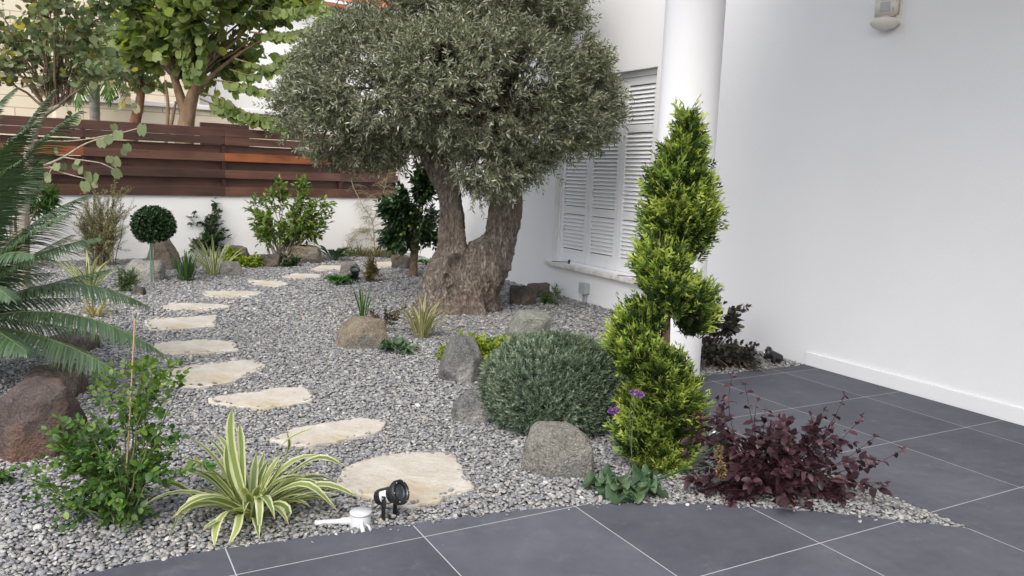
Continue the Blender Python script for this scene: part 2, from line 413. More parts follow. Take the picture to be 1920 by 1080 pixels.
pts = pts[keep]
sp_ = np.zeros(len(pts), bool)
for L in stonepolys:
    c = L.mean(0); sp_ |= inpoly(pts, [tuple(p) for p in (L-c)*.965+c])
sq_ = np.zeros(len(pts), bool)
for L in stonepolys:
    c = L.mean(0); sq_ |= inpoly(pts, [tuple(p) for p in (L-c)*.90+c])
rim = sp_ & ~sq_ & (RNG.random(len(pts)) < .10); pts[rim, 2] = .019; pts = pts[~sp_ | rim]
# a few strays on the tiles along the border
cb_ = np.array(cpts); k_ = RNG.integers(6, len(cb_)-1, 46); f_ = RNG.random(46)[:, None]; st_ = cb_[k_-1]*(1-f_)+cb_[k_]*f_; dn_ = nrm(-st_)
st_ = st_+dn_*np.minimum(RNG.exponential(.016, 46)+.010, .12)[:, None]; pts = np.vstack([pts, np.c_[st_, np.full(46, .0035), RNG.uniform(.006, .0115, 46)]])
# a low mound round the olive tree
TB = G(850, 588)
def mound(x, y):
    r2 = ((x-TB[0]-.3)/2.0)**2+((y-TB[1])/1.4)**2; return .05*np.exp(-r2)
pts[:, 2] += mound(pts[:, 0], pts[:, 1])*0
me = bpy.data.meshes.new('gravel'); me.vertices.add(len(pts)); me.vertices.foreach_set('co', pts[:, :3].ravel().astype(np.float32))
a = me.attributes.new('psize', 'FLOAT', 'POINT'); a.data.foreach_set('value', pts[:, 3].astype(np.float32))
rot = np.c_[RNG.normal(0, .28, len(pts)), RNG.normal(0, .28, len(pts)), RNG.random(len(pts))*6.283]
a = me.attributes.new('prot', 'FLOAT_VECTOR', 'POINT'); a.data.foreach_set('vector', rot.ravel().astype(np.float32))
gr = bpy.data.objects.new('gravel', me); COL.objects.link(gr)
tag(gr, 'rounded grey and white pebble gravel covering the garden bed', 'gravel', kind='stuff')
me.materials.append(PEB)
ng = bpy.data.node_groups.new('pebble_scatter', 'GeometryNodeTree')
ng.interface.new_socket('Geometry', in_out='INPUT', socket_type='NodeSocketGeometry')
ng.interface.new_socket('Geometry', in_out='OUTPUT', socket_type='NodeSocketGeometry')
gi = ng.nodes.new('NodeGroupInput'); go = ng.nodes.new('NodeGroupOutput')
ip = ng.nodes.new('GeometryNodeInstanceOnPoints'); ci = ng.nodes.new('GeometryNodeCollectionInfo')
ci.inputs['Collection'].default_value = pcol; ci.inputs['Separate Children'].default_value = True; ci.inputs['Reset Children'].default_value = True
na = ng.nodes.new('GeometryNodeInputNamedAttribute'); na.data_type = 'FLOAT'; na.inputs['Name'].default_value = 'psize'
nb = ng.nodes.new('GeometryNodeInputNamedAttribute'); nb.data_type = 'FLOAT_VECTOR'; nb.inputs['Name'].default_value = 'prot'
ng.links.new(gi.outputs[0], ip.inputs['Points']); ng.links.new(ci.outputs[0], ip.inputs['Instance']); ip.inputs['Pick Instance'].default_value = True
ng.links.new(na.outputs['Attribute'], ip.inputs['Scale'])
er = ng.nodes.new('FunctionNodeEulerToRotation'); ng.links.new(nb.outputs['Attribute'], er.inputs[0]); ng.links.new(er.outputs[0], ip.inputs['Rotation'])
ng.links.new(ip.outputs[0], go.inputs[0])
md = gr.modifiers.new('scatter', 'NODES'); md.node_group = ng

# ---------------------------------------------------------------- house
house = empty('house', P0, PHI); tag(house, 'white rendered house wall with louvred shutter window and round porch column', 'house')
WY0, WY1, WZ0, WZ1 = 2.365, 4.40, .44, 2.835; DEP = .13
mb = MB()
ys = [-9, WY0, WY1, 10.3]; zs = [-.3, WZ0, WZ1, 6.4]
V = np.array([(0, y, z) for y in ys for z in zs]); Fc = []
for i in range(3):
    for j in range(3):
        if i == 1 and j == 1: continue
        a = i*4+j; Fc.append([a, a+1, a+5, a+4])
mb.add(V, Fc)
mb.add([(0, WY0, WZ0), (0, WY1, WZ0), (0, WY1, WZ1), (0, WY0, WZ1), (DEP+.2, WY0, WZ0), (DEP+.2, WY1, WZ0), (DEP+.2, WY1, WZ1), (DEP+.2, WY0, WZ1)],
       [[0, 1, 5, 4], [1, 2, 6, 5], [2, 3, 7, 6], [3, 0, 4, 7]])
mb.add([(0, -9, -.3), (0, 10.3, -.3), (0, 10.3, 6.4), (0, -9, 6.4), (6, -9, -.3), (6, 10.3, -.3), (6, 10.3, 6.4), (6, -9, 6.4)], [[3, 2, 6, 7], [0, 3, 7, 4], [1, 5, 6, 2], [4, 7, 6, 5]])
mb.build('wall', WHITE, house, smooth=False)
mb = MB(); mb.box(-.022, -.001, -9, 0.0, .0015, .118, .0035); mb.build('skirting_board', WHITE, house, False)
# porch roof carried by the column (unseen above the frame), sized for its shade
CEIL = plaster('porch_ceiling', (.84, .78, .70))
mb = MB(); mb.box(-3.5, -.003, -9, -.05, 4.8, 5.0, .01); mb.build('porch_roof', CEIL, house, False)
# window
win = empty('window', (0, 0, 0)); win.parent = house
mb = MB(); mb.box(-.075, DEP+.16, WY0-.06, WY1+.50*0+.09, WZ0-.055, WZ0-.002, .012)
mb.build('sill', SILL, win, False)
mb = MB(); t = .045
mb.box(DEP-.06, DEP+.06, WY0+.001, WY0+t, WZ0+.001, WZ1-.001, .004); mb.box(DEP-.06, DEP+.06, WY1-t, WY1-.001, WZ0+.001, WZ1-.001, .004)
mb.box(DEP-.06, DEP+.06, WY0+t, WY1-t, WZ1-t-.02, WZ1-.001, .004); mb.box(DEP-.06, DEP+.06, WY0+t, WY1-t, WZ0+.001, WZ0+.03, .004)
mb.build('frame', PAINT, win, False)
pw = (WY1-WY0-2*t)/3
for k in range(3):
    y0 = WY0+t+k*pw+.003; y1 = y0+pw-.006; z0 = WZ0+.033; z1 = WZ1-t-.022; x0, x1 = DEP-.045, DEP-.005
    sw = .075; mb = MB(); g = .0
    mb.box(x0, x1, y0, y0+sw, z0, z1, .003); mb.box(x0, x1, y1-sw, y1, z0, z1, .003)
    rails = [(z0, z0+.16), (z0+.63, z0+.73), (z0+1.66, z0+1.75), (z1-.09, z1)]
    for a, b in rails: mb.box(x0+.002, x1-.002, y0+sw, y1-sw, a, b, .003)
    for (a0, a), (b, b0) in zip(rails[:-1], rails[1:]):
        z = a+.028; n = int((b-a-.02)/.047); stp = (b-a-.02)/n
        for q in range(n):
            zc = a+.01+stp*(q+.5); M = Matrix.Translation((x0+.020, 0, zc)) @ Matrix.Rotation(rad(-58), 4, 'Y')
            mb.box(-.028, .028, y0+sw, y1-sw, -.004, .004, .0015, M)
    sh = mb.build('shutter', PAINT, win, False)
    mb = MB(); mb.box(x0-.010, x0, y0+.01 if k != 1 else y1-.03, y0+.03 if k != 1 else y1-.01, z0+.75, z0+.87, .003)
    mb.build('latch', PAINT, win, False)
mb = MB(); mb.box(DEP+.03, DEP+.05, WY0+.01, WY1-.01, WZ0+.01, WZ1-.01); mb.build('pane', GLASS, win, False)
for yy in (WY1-.20, WY0+.35):
    mb = MB(); mb.tube([(DEP-.06, yy-.13, WZ0+.02), (.0, yy-.02, WZ0+.012), (-.05, yy+.09, WZ0+.01), (-.062, yy+.10, WZ0-.005)], .005, 6)
    mb.tube([(DEP-.065, yy-.135, WZ0+.0), (DEP-.065, yy-.135, WZ0+.05)], .016, 8); mb.build('shutter_hook', IRON, win)
# column
cl = np.array([*colc, 0])-P0; cx, cy = cl@e2, cl@e1; CR = .213
mb = MB(); mb.lathe([(CR, -.05), (CR, 4.81)], 64, Matrix.Translation((cx, cy, 0)))
cobj = mb.build('column', WHITE, house)
mb = MB(); mb.lathe([(CR+.012, -.05), (CR+.012, .112), (CR+.008, .12), (CR+.001, .121)], 64, Matrix.Translation((cx, cy, 0))); mb.build('plinth', WHITE, cobj)

# junction box on the wall
jb = empty('junction_box', P0+e1*3.52+np.array([0, 0, .12]), PHI); tag(jb, 'small grey electrical box with two conduits on wall under the window', 'electrical box')
mb = MB(); mb.box(-.075, -.001, -.065, .065, .0, .135, .008); mb.build('box', GPLAS, jb, False)
mb = MB(); mb.box(-.084, -.075, -.068, .068, -.003, .138, .004); mb.build('lid', GPLAS, jb, False)
for k in (-.025, .025):
    mb = MB(); mb.tube([(-.035, k, .0), (-.035, k, -.16)], .013, 10); mb.build('conduit', GPLAS, jb)

# motion sensor
ms = empty('motion_sensor', P0+e1*(-.50)-e2*.012+np.array([0, 0, 2.875]), PHI+rad(18)); ms.scale = (1.7, 2.3, 1.5); tag(ms, 'cream motion sensor with round lens mounted high on the white wall', 'motion sensor')
mb = MB(); bm = bmesh.new(); bmesh.ops.create_cube(bm, size=1)
for v in bm.verts:
    top = v.co.z > 0; v.co = Vector((-.02+v.co.x*.04-(.014 if v.co.x < 0 and top else 0)-.012, v.co.y*(.085 if v.co.x > 0 else .066), .09+(.05 if top else -.05)))
bmesh.ops.bevel(bm, geom=bm.edges[:], offset=.010, segments=3, affect='EDGES'); mb.bm(bm); mb.box(-.02, -.0005, -.045, .045, .0, .145, .006)
bd = mb.build('housing', CPLAS, ms, True)
mb = MB(); mb.add([(-.056, -.020, .115), (-.056, .014, .115), (-.052, .024, .062), (-.052, -.028, .062)], [[0, 1, 2, 3]]); 
mb.box(-.062, -.048, -.018, .016, .063, .115, .003); mb.build('sensor_window', GPLAS, ms, False)
mb = MB(); mb.box(-.0655, -.050, -.014, .012, .121, .126, .001); mb.build('indicator_slot', BLACK, ms, False)
mb = MB(); pr = [(.001, -.030), (.02, -.026), (.038, -.012), (.047, .004), (.047, .014), (.040, .024), (.022, .032), (.012, .045), (.001, .046)]
mb.lathe(pr, 28, Matrix.Translation((-.048, 0, .0)) @ Matrix.Rotation(rad(12), 4, 'Y')); mb.build('lens_dome', CPLAS, ms)

# ---------------------------------------------------------------- garden wall and wooden fence
gw = empty('garden_wall', FA, FANG); tag(gw, 'low white rendered boundary wall under the wooden fence', 'wall')
mb = MB(); mb.box(-9, 5.15, .0, .22, -.1, 1.03, .006); mb.build('wall', WALLW, gw, False)
fen = empty('wooden_fence', FA+np.array([0, 0, 1.0]), FANG); tag(fen, 'dark red brown horizontal board fence on top of white garden wall', 'fence')
DW = [wood('fence_wood_a', (.032, .015, .011), (.088, .041, .029)), wood('fence_wood_b', (.038, .018, .012), (.11, .052, .035)), wood('fence_wood_c', (.024, .013, .010), (.062, .030, .022))]
OW = wood('fence_wood_orange', (.11, .032, .012), (.24, .075, .026)); PW = wood('fence_post_wood', (.016, .007, .005), (.05, .018, .012))
FT = 1.155; seed(5)
rows = [(0, .125, 0), (.13, .238, 0), (.25, .355, 1), (.36, .48, 0), (.492, .605, 1), (.61, .735, 0), (.745, .855, 1), (.86, 1.0, 0)]
px_ = [-8.9, -6.86, -4.71, -2.56, -.41, 1.74, 3.89, 5.1]
for b in range(len(px_)-1):
    for r, (a, c, back) in enumerate(rows):
        z1 = FT*(1-a)+.03; z0 = FT*(1-c)+.03
        if back: z0 -= .028; z1 += .016 if r != 2 else .003
        yy = .055 if back else -.032
        j = RNG.normal(0, .003)
        mb = MB(); x0 = px_[b]+.002; x1 = px_[b+1]-.002
        mb.box(x0, x1, yy, yy+.024, z0+j+.002, z1+j, .004)
        m = DW[RNG.integers(3)]
        lab = None
        if (b == 3 and r == 3) or (b == 5 and r == 3) or (b == 5 and r == 1 and 0): m = OW; lab = 'orange brown board'
        o = mb.build('board', m, fen, False)
        if lab: o['label'] = lab
    for xx in (px_[b],):
        mb = MB(); mb.box(xx-.035, xx+.035, -.006, .053, .032, FT+.022, .004); mb.build('post', PW, fen, False)

# ---------------------------------------------------------------- neighbour's house beyond the fence
nb_ = empty('neighbour_house', FA, FANG); tag(nb_, 'cream stone and white neighbouring house with red tile roof beyond the fence', 'house')
STW = mat('cream_stone', rough=.85, spec=.2); _n = N(STW); _tc = _n.new('ShaderNodeTexCoord'); _mp = _n.new('ShaderNodeMapping'); _mp.inputs['Rotation'].default_value = (rad(90), 0, 0)
_n.link(_tc.outputs['Object'], _mp.inputs[0]); _br = _n.new('ShaderNodeTexBrick'); _n.link(_mp.outputs[0], _br.inputs['Vector'])
_br.inputs['Scale'].default_value = 1.; _br.inputs['Brick Width'].default_value = 1.1; _br.inputs['Row Height'].default_value = .27; _br.inputs['Mortar Size'].default_value = .012
_br.inputs['Color1'].default_value = (.74, .66, .52, 1); _br.inputs['Color2'].default_value = (.69, .60, .46, 1); _br.inputs['Mortar'].default_value = (.45, .37, .28, 1); _n.color(_br.outputs[0]); _n.bump(_n.noise(_n.co('Object'), 8, 5), .3, .02)
BW = plaster('bright_render', (.90, .89, .86)); ROOF = mat('clay_tile', (.42, .15, .09), .8, .2)
def fl(px, py, yb):   # pixel to neighbour local coordinates on the plane y = yb
    n_ = np.array([-FD[1], FD[0], 0]); d = ray(px, py); tt = ((FA+n_*yb-CAM)@n_)/(d@n_); q = CAM+d*tt-FA
    return q@FD, q[2]
mb = MB(); xa, _ = fl(-80, 100, 8.); xb, _ = fl(372, 100, 8.); mb.box(xa, xb, 8., 12, -.1, 7.5, .0); mb.build('stone_wall', STW, nb_, False)
xc, _ = fl(760, 100, 9.); _, zt = fl(660, 12, 9.); mb = MB(); mb.box(xb+.01, xc, 9., 13, -.1, zt+.0, .0); wu = mb.build('white_wall', BW, nb_, False)
for (a, b, c, d) in ((470, 110, 520, 160),):
    xa1, z1 = fl(a, b, 8.99); xb1, z0 = fl(c, d, 8.99)
x0, zA = fl(372, 206, 6.); x1, _ = fl(588, 206, 6.); mb = MB(); mb.box(x0-3, x1, 6., 6.5, -.1, zA, .02); mb.build('stone_terrace_wall', STW, nb_, False)
mb = MB(); mb.box(x0-3.1, x1+.1, 5.93, 6.6, zA+.002, zA+.12, .02); mb.build('coping', BW, nb_, False)
xg0, zg = fl(376, 229, 5.9); xg1, _ = fl(466, 229, 5.9); mb = MB(); mb.box(xg0, xg1, 5.86, 5.99, -.1, zg, .01); 
for k in range(9): mb.box(xg0+.02, xg1-.02, 5.845, 5.858, zg-.12-.14*k, zg-.02-.14*k, .003)
mb.build('gate', DW[0], nb_, False)
# roof with rolled tiles
mb = MB(); xr0, zr = fl(600, 22, 8.7); xr1 = xc+.5; nx = 60; ny = 12
gx, gy = np.meshgrid(np.linspace(0, 1, nx*6), np.linspace(0, 1, ny*4), indexing='ij')
X = xb-.5+(xr1-xb+.5)*gx; Yl = 8.55+4*gy; Z = zt-.02+1.9*gy+.05*np.abs(np.sin(gx*nx*np.pi))-.05*((gy*ny) % 1)
V = np.stack([X, Yl, Z], -1).reshape(-1, 3); a, b = gx.shape; ii = np.arange(a-1)[:, None]*b; jj = np.arange(b-1)[None]
mb.add(V, np.stack([ii+jj, ii+b+jj, ii+b+jj+1, ii+jj+1], -1).reshape(-1, 4)); mb.box(xb-.5, xr1, 8.6, 9, zt-.16, zt-.06, .01)
mb.build('roof', ROOF, nb_, False)

# ================================================================ vegetation builders
SHAPES = {
 'needle': ([(-.5, 0, 0), (.5, 0, 0), (0, 1, 0)], [[0, 1, 2]]),
 'lance': ([(0, 0, 0), (.5, .42, .04), (0, 1, -.05), (-.5, .42, .04)], [[0, 1, 2], [0, 2, 3]]),
 'oval': ([(0, 0, 0), (.40, .2, .05), (.5, .5, .06), (.32, .8, .0), (0, 1, -.08), (-.32, .8, .0), (-.5, .5, .06), (-.40, .2, .05), (0, .5, 0)],
          [[8, 0, 1], [8, 1, 2], [8, 2, 3], [8, 3, 4], [8, 4, 5], [8, 5, 6], [8, 6, 7], [8, 7, 0]]),
 'round': ([(0, .04, 0), (.3, -.06, .03), (.5, .3, .05), (.46, .72, .02), (.22, 1, -.06), (0, .88, -.03), (-.22, 1, -.06), (-.46, .72, .02), (-.5, .3, .05), (-.3, -.06, .03), (0, .45, -.02)],
          [[10, i, (i+1) % 10] for i in range(10)]),
}
def leaves(mb, P, D, Nn, L, Wd, shape='lance', tint=0., curl=0.):
    T, Fc = SHAPES[shape]; T = np.array(T); Fc = np.array(Fc); n = len(P)
    if n == 0: return
    D = nrm(D); S = nrm(np.cross(D, Nn)); U = np.cross(S, D)
    L = np.broadcast_to(L, (n,)); Wd = np.broadcast_to(Wd, (n,))
    V = P[:, None]+S[:, None]*(T[None, :, 0]*Wd[:, None])[..., None]+D[:, None]*(T[None, :, 1]*L[:, None])[..., None]+U[:, None]*((T[None, :, 2]*L[:, None])-curl*L[:, None]*T[None, :, 1]**2)[..., None]
    Fa = (Fc[None]+(np.arange(n)*len(T))[:, None, None]).reshape(-1, 3)
    t = np.broadcast_to(np.asarray(tint, float), (n,)); mb.add(V.reshape(-1, 3), Fa, np.repeat(t, len(T)))
def rnd(n, s=1.): return RNG.normal(0, s, (n, 3))
def sph(n): return nrm(rnd(n))
UP = np.array([0, 0, 1.])
def bez(a, b, c, n):
    t = np.linspace(0, 1, n)[:, None]; return (1-t)**2*a+2*t*(1-t)*b+t*t*c
def pxr(r, Y): return r*Y/F
def envpx(lst, Y, dk=1.):
    """ellipsoids traced as (px, py, rx, ry[, forward shift]) at depth Y"""
    out = []
    for e in lst:
        dy = e[4] if len(e) > 4 else 0.
        out.append((At(e[0], e[1], Y+dy), np.array([pxr(e[2], Y), pxr(e[2], Y)*dk, pxr(e[3], Y)])))
    return out
def samp(env, n, lo=.5, wts=None):
    wt = np.array([np.prod(r)**(.8) for _, r in env]) if wts is None else np.array(wts, float); k = RNG.choice(len(env), n, p=wt/wt.sum())
    C = np.array([env[i][0] for i in k]); R = np.array([env[i][1] for i in k]); d = sph(n)
    rr = (lo**3+(1-lo**3)*RNG.random(n))**(1/3.); return C+d*R*rr[:, None], nrm(d/R), C

def plant(name, label, cat, base, env, stemmat, leafm, nst=8, ntw=40, twl=(.1, .25), L=.04, Wd=.02, shape='oval', gap=.03, r0=.01, r1=.003, rt=.0015,
          ang=55, droop=.1, upb=.4, tmin=.35, lo=.5, pair=True, hang=0., trange=(.0, 1.), group=None, sd=1, spread=.02, crown='foliage', stem='stems', flat=.6, tipleaf=True,
          starts=None, curl=.1, stemleaf=False, stiff=.35, both=False, parent=None):
    seed(sd); base = np.asarray(base, float); t = parent or empty(name, base)
    if parent is None: tag(t, label, cat, group)
    ms, ml = MB(), MB(); T, _, _ = samp(env, nst, lo); paths = []
    for k in range(nst):
        b = base+np.array([*RNG.normal(0, spread, 2), -.02]) if starts is None else np.asarray(starts[RNG.integers(len(starts))], float)
        d = T[k]-b; ctrl = b+d*np.array([stiff, stiff, .62])+rnd(1, .03*np.linalg.norm(d))[0]; p = bez(b, ctrl, T[k], 10)
        p[1:-1] += rnd(8, .008*np.linalg.norm(d)); paths.append(p); ms.tube(p-base, np.linspace(r0*(.7+.5*RNG.random()), r1, 10), 6)
    LP, LD, LT = [], [], []
    ctrs = np.array([c for c, _ in env]).mean(0)
    for k in range(ntw):
        p = paths[RNG.integers(nst)]; s = tmin+(1-tmin)*RNG.random()**.8; f = s*9; i = min(int(f), 8); q = p[i]+(p[i+1]-p[i])*(f-i)
        along = nrm(p[i+1]-p[i]); out = nrm(q-ctrs+rnd(1, .02)[0]); d = nrm(along*.6+out*.6+UP*upb+rnd(1, .55)[0]); ln = twl[0]+(twl[1]-twl[0])*RNG.random()
        tw = bez(q, q+d*ln*.5, q+d*ln-UP*droop*ln+rnd(1, .06*ln)[0], 5); ms.tube(tw-base, np.linspace(rt*1.5, rt*.6, 5), 4, cap=False)
        m = max(2, int(ln/gap)); 
        for j in range(m):
            s2 = (j+.6)/m*4; i2 = min(int(s2), 3); LP.append(tw[i2]+(tw[i2+1]-tw[i2])*(s2-i2)); LD.append(tw[i2+1]-tw[i2]); LT.append((j, m))
        if tipleaf: LP.append(tw[-1]); LD.append((tw[-1]-tw[-2])*1.); LT.append((-1, m))
    if stemleaf:
        for p in paths:
            m = int(np.linalg.norm(p[-1]-p[0])*(1-tmin)/gap)
            for j in range(m):
                f = (tmin+(1-tmin)*(j+.5)/m)*9; i = min(int(f), 8); LP.append(p[i]+(p[i+1]-p[i])*(f-i)); LD.append(p[i+1]-p[i]); LT.append((j, m))
    LP = np.array(LP); LD = nrm(np.array(LD)); LT = np.array(LT); n = len(LP)
    side = nrm(np.cross(LD, UP+rnd(n, .35))); bn = np.cross(LD, side)
    ph = np.where(LT[:, 0] % 2 == 0, 0, np.pi/2 if pair else np.pi)*flat+RNG.normal(0, .35, n)
    perp = side*np.cos(ph)[:, None]+bn*np.sin(ph)[:, None]
    if not pair: perp = side*np.where(LT[:, 0] % 2 == 0, 1, -1)[:, None]+bn*RNG.normal(0, .5, n)[:, None]
    ca, sa = math.cos(rad(ang)), math.sin(rad(ang)); tip = LT[:, 0] < 0
    for sgn in ((1, -1) if pair else (1,)):
        D = LD*ca+perp*sa*sgn-UP*hang+rnd(n, .15); D[tip] = LD[tip]+rnd(tip.sum(), .25)
        Nn = UP+rnd(n, .45) if hang < .4 else -LD+rnd(n, .6)
        s = np.exp(RNG.normal(0, .18, n)); s = s*np.where(LT[:, 0] == LT[:, 1]-1, .75, 1)
        leaves(ml, LP-base, D, Nn, L*s, Wd*s, shape, trange[0]+(trange[1]-trange[0])*np.clip(RNG.normal(.5, .25, n), 0, 1), curl)
    ms.build(stem, stemmat, t); ml.build(crown, leafm, t); return t

def blades(mb, base, n, L, Wd, spread=.03, lean=(10, 70), droop=.8, seg=9, az=None, tint=(0, 1), fold=.25, tipw=.0, centre=(0, 0)):
    """curved strap leaves from one base; az limits the compass spread"""
    for k in range(n):
        a = RNG.uniform(0, 2*np.pi) if az is None else RNG.uniform(*az); ln = L[0]+(L[1]-L[0])*RNG.random(); th = rad(lean[0]+(lean[1]-lean[0])*RNG.random())
        h = np.array([math.cos(a), math.sin(a), 0]); p = np.array([centre[0], centre[1], 0])+h*spread*RNG.random()+np.array([0, 0, -.01]); pts_ = [p]; dr = droop*(.5+RNG.random())
        side0 = np.array([-h[1], h[0], 0])*1.; tw = RNG.normal(0, .35)
        for i in range(seg):
            th2 = min(th+dr*(i/seg)**1.6, 2.6); d = h*math.sin(th2)+UP*math.cos(th2); p = p+d*ln/seg; p = p if p[2] > -.0 else np.array([p[0], p[1], .004]); pts_.append(p)
        ribbon(mb, np.array(pts_), Wd*(.75+.5*RNG.random()), side0+UP*tw*.5, fold, RNG.uniform(*tint), tipw)
def ribbon(mb, P, wd, side, fold, tint, tipw=0.):
    m = len(P); t = np.linspace(0, 1, m); T = nrm(np.gradient(P, axis=0)); side = nrm(side)
    S = nrm(side[None]-T*(T@side)[:, None]); U = np.cross(S, T); U = U*np.sign(U[:, 2:3]+1e-6)
    w_ = wd*(np.minimum(1, .55+t*1.8))*np.clip((1-t)*3.2, tipw, 1)**.8
    V = np.concatenate([P-S*w_[:, None]*.5+U*(fold*w_*.5)[:, None], P, P+S*w_[:, None]*.5+U*(fold*w_*.5)[:, None]])
    i = np.arange(m-1); Q = np.concatenate([np.stack([i, i+m, i+m+1, i+1], 1), np.stack([i+m, i+2*m, i+2*m+1, i+m+1], 1)])
    uv = np.concatenate([np.c_[np.full(m, x), t] for x in (0, .5, 1)]); mb.add(V, Q, tint, uv)

# ---------------------------------------------------------------- rocks
RM = {
 'red': rockmat('rock_reddish', (.075, .058, .054), (.15, .12, .11), (.19, .115, .085), .05, 5.),
 'brown': rockmat('rock_brown', (.11, .085, .065), (.20, .16, .125), (.15, .13, .115), .12, 5.),
 'tan': rockmat('rock_tan', (.20, .16, .115), (.32, .27, .20), (.16, .15, .13), .15, 5.),
 'pale': rockmat('rock_pale', (.33, .32, .29), (.46, .45, .41), (.40, .37, .32), .15, 4.),
 'greytan': rockmat('rock_greytan', (.20, .19, .165), (.31, .295, .26), (.18, .178, .165), .22, 5.),
 'grey': rockmat('rock_grey', (.13, .13, .13), (.22, .215, .205), (.30, .29, .27), .18, 4.),
 'green': rockmat('rock_greygreen', (.22, .225, .195), (.33, .335, .29), (.27, .26, .23), .12, 4.),
 'dark': rockmat('rock_dark', (.05, .045, .042), (.11, .095, .08), (.15, .12, .09), .1, 6.),
}
IV, IF = ico(5)
def rock(label, x0, x1, yt, yb, m, sd, ncut=14, sharp=.9, depth=.8, cuts=(), rough_=.085, group=None, shear=0., yz=None):
    """pixel outline x0..x1, top yt, foot yb: sized at the depth where the foot touches the gravel"""
    seed(sd); cx = (x0+x1)/2; b = G(cx, yb); Y0 = b[1]; wd = pxr(x1-x0, Y0); dp = wd*depth; Y = Y0+dp*.42
    c = At(cx, yb, Y0).copy(); c[1] = Y; c[0] *= Y/Y0; wd *= Y/Y0; top = At(cx, yt, Y)[2]; hh = max(top, .04)+.06
    dirs = IV; nr = [sph(1)[0] for _ in range(ncut)]; ds = [RNG.uniform(.76, 1.02) if sharp < .85 else RNG.uniform(.66, .92) for _ in range(ncut)]; rough_ = rough_ if sharp < .85 else .04
    for (nx, ny, nz, d) in cuts: nr.append(nrm(np.array([nx, ny, nz]))); ds.append(d)
    nr = np.array(nr+[[1, 0, 0], [-1, 0, 0], [0, 0, 1.], [0, 0, -1], [0, -1, 0], [0, 1, 0]]); ds = np.array(ds+[.88, .88, .66, .6, .86, .9])
    dot = dirs@nr.T; q = np.where(dot > .02, ds/np.maximum(dot, .02), 9.); k = 6+26*sharp+(30 if sharp > .85 else 0)
    r = (np.sum(np.minimum(1/q, 20)**k, 1)+.85**k)**(-1/k)
    V = dirs*r[:, None]; V = V*(1+rough_*fbm(V*1.7+sd, 4)[:, None]); V = V*(1+.022*(1-2*np.abs(noise(V*3.3+sd)))[:, None]+.010*fbm(V*9+sd, 3)[:, None]); V[:, 0] += shear*V[:, 2]
    lo, hi = V.min(0), V.max(0); V = (V-(lo+hi)/2)/(hi-lo); V = V*np.array([wd, dp, hh]); V[:, 2] += hh/2-.06
    mb = MB(); mb.add(V, IF); o = mb.build('rock', RM[m]); o.location = (c[0], c[1], 0); tag(o, label, 'rock', group); return o
ROCKS = [
 ('big angular reddish brown boulder at the left edge of the gravel', -22, 150, 714, 866, 'red', 21, 9, 1., .9, [(-.62, -.1, .78, .62), (.15, -.85, .5, .70), (.6, -.8, -.1, .70), (-.5, -.85, .0, .72)]),
 ('low brown boulder right behind the big reddish boulder', 55, 164, 688, 741, 'brown', 22, 14, .8, .8, []),
 ('flat brown boulder lying under the long palm frond', 88, 188, 624, 657, 'brown', 23, 12, .5, .7, []),
 ('pale rounded boulder beside the stake of the ball topiary', 236, 307, 488, 527, 'pale', 24, 10, .4, .7, []),
 ('tall pointed brown boulder behind the ball topiary', 273, 338, 449, 506, 'brown', 25, 10, .7, .6, [(.75, 0, .6, .55), (-.8, 0, .5, .62)]),
 ('small grey wedge rock beside the striped strap plant near the white wall', 415, 455, 490, 518, 'greytan', 26, 10, .6, .9, [(.7, -.2, .7, .5)]),
 ('dark brown rock peeking out behind the yellow green groundcover', 424, 468, 460, 496, 'brown', 27, 10, .6, .7, []),
 ('small dark grey rock left of the little ivy plant', 486, 527, 477, 501, 'dark', 28, 12, .9, .8, []),
 ('tan boulder at the foot of the light green shrub', 546, 603, 459, 494, 'tan', 29, 10, .8, .8, []),
 ('grey brown rock behind the small garden spotlight', 638, 673, 492, 526, 'greytan', 30, 12, .6, .9, []),
 ('brown rock beside the farthest flagstone and citrus trunk', 734, 769, 477, 504, 'brown', 31, 12, .6, .9, []),
 ('slanted tan and grey rock under the thin grass tuft', 627, 728, 597, 654, 'tan', 32, 9, 1., .7, [(-.6, -.3, .75, .5), (.3, -.9, .15, .7)]),
 ('dark rock nearer the olive trunk, left of the pair by the wall', 954, 1006, 536, 572, 'dark', 33, 12, .8, .8, []),
 ('brown rounded rock, right of the pair between olive tree and wall', 986, 1031, 530, 558, 'brown', 34, 8, .3, .8, []),
 ('pale grey green boulder behind the round silvery bush', 949, 1035, 581, 638, 'green', 35, 9, .8, .8, [(.2, 0, .95, .62), (-.7, -.2, .5, .7)]),
 ('angular dark grey boulder with pale veins beside the yellow green shrub', 820, 904, 630, 718, 'grey', 36, 12, 1., .8, [(-.75, -.2, .55, .55), (.6, -.3, .65, .72), (-.1, -.9, .35, .7)]),
 ('smooth dark grey boulder tucked under the left of the round bush', 844, 935, 728, 792, 'grey', 37, 6, .1, .7, [(-.7, 0, .7, .62)]),
 ('broad brownish grey boulder in front of the round bush', 973, 1115, 791, 893, 'greytan', 38, 5, .2, .6, [(-.8, -.1, .6, .80), (.8, -.1, .55, .84), (-.75, -.7, -.1, .74)]),
 ('small dark rock beside the frond tip at the left of the path', 248, 273, 537, 553, 'dark', 39, 12, .8, .9, []),
]
for (lab, x0, x1, yt, yb, m, sd, nc, sh, dp, cu) in ROCKS: rock(lab, x0, x1, yt, yb, m, sd, nc, sh, dp, cu)

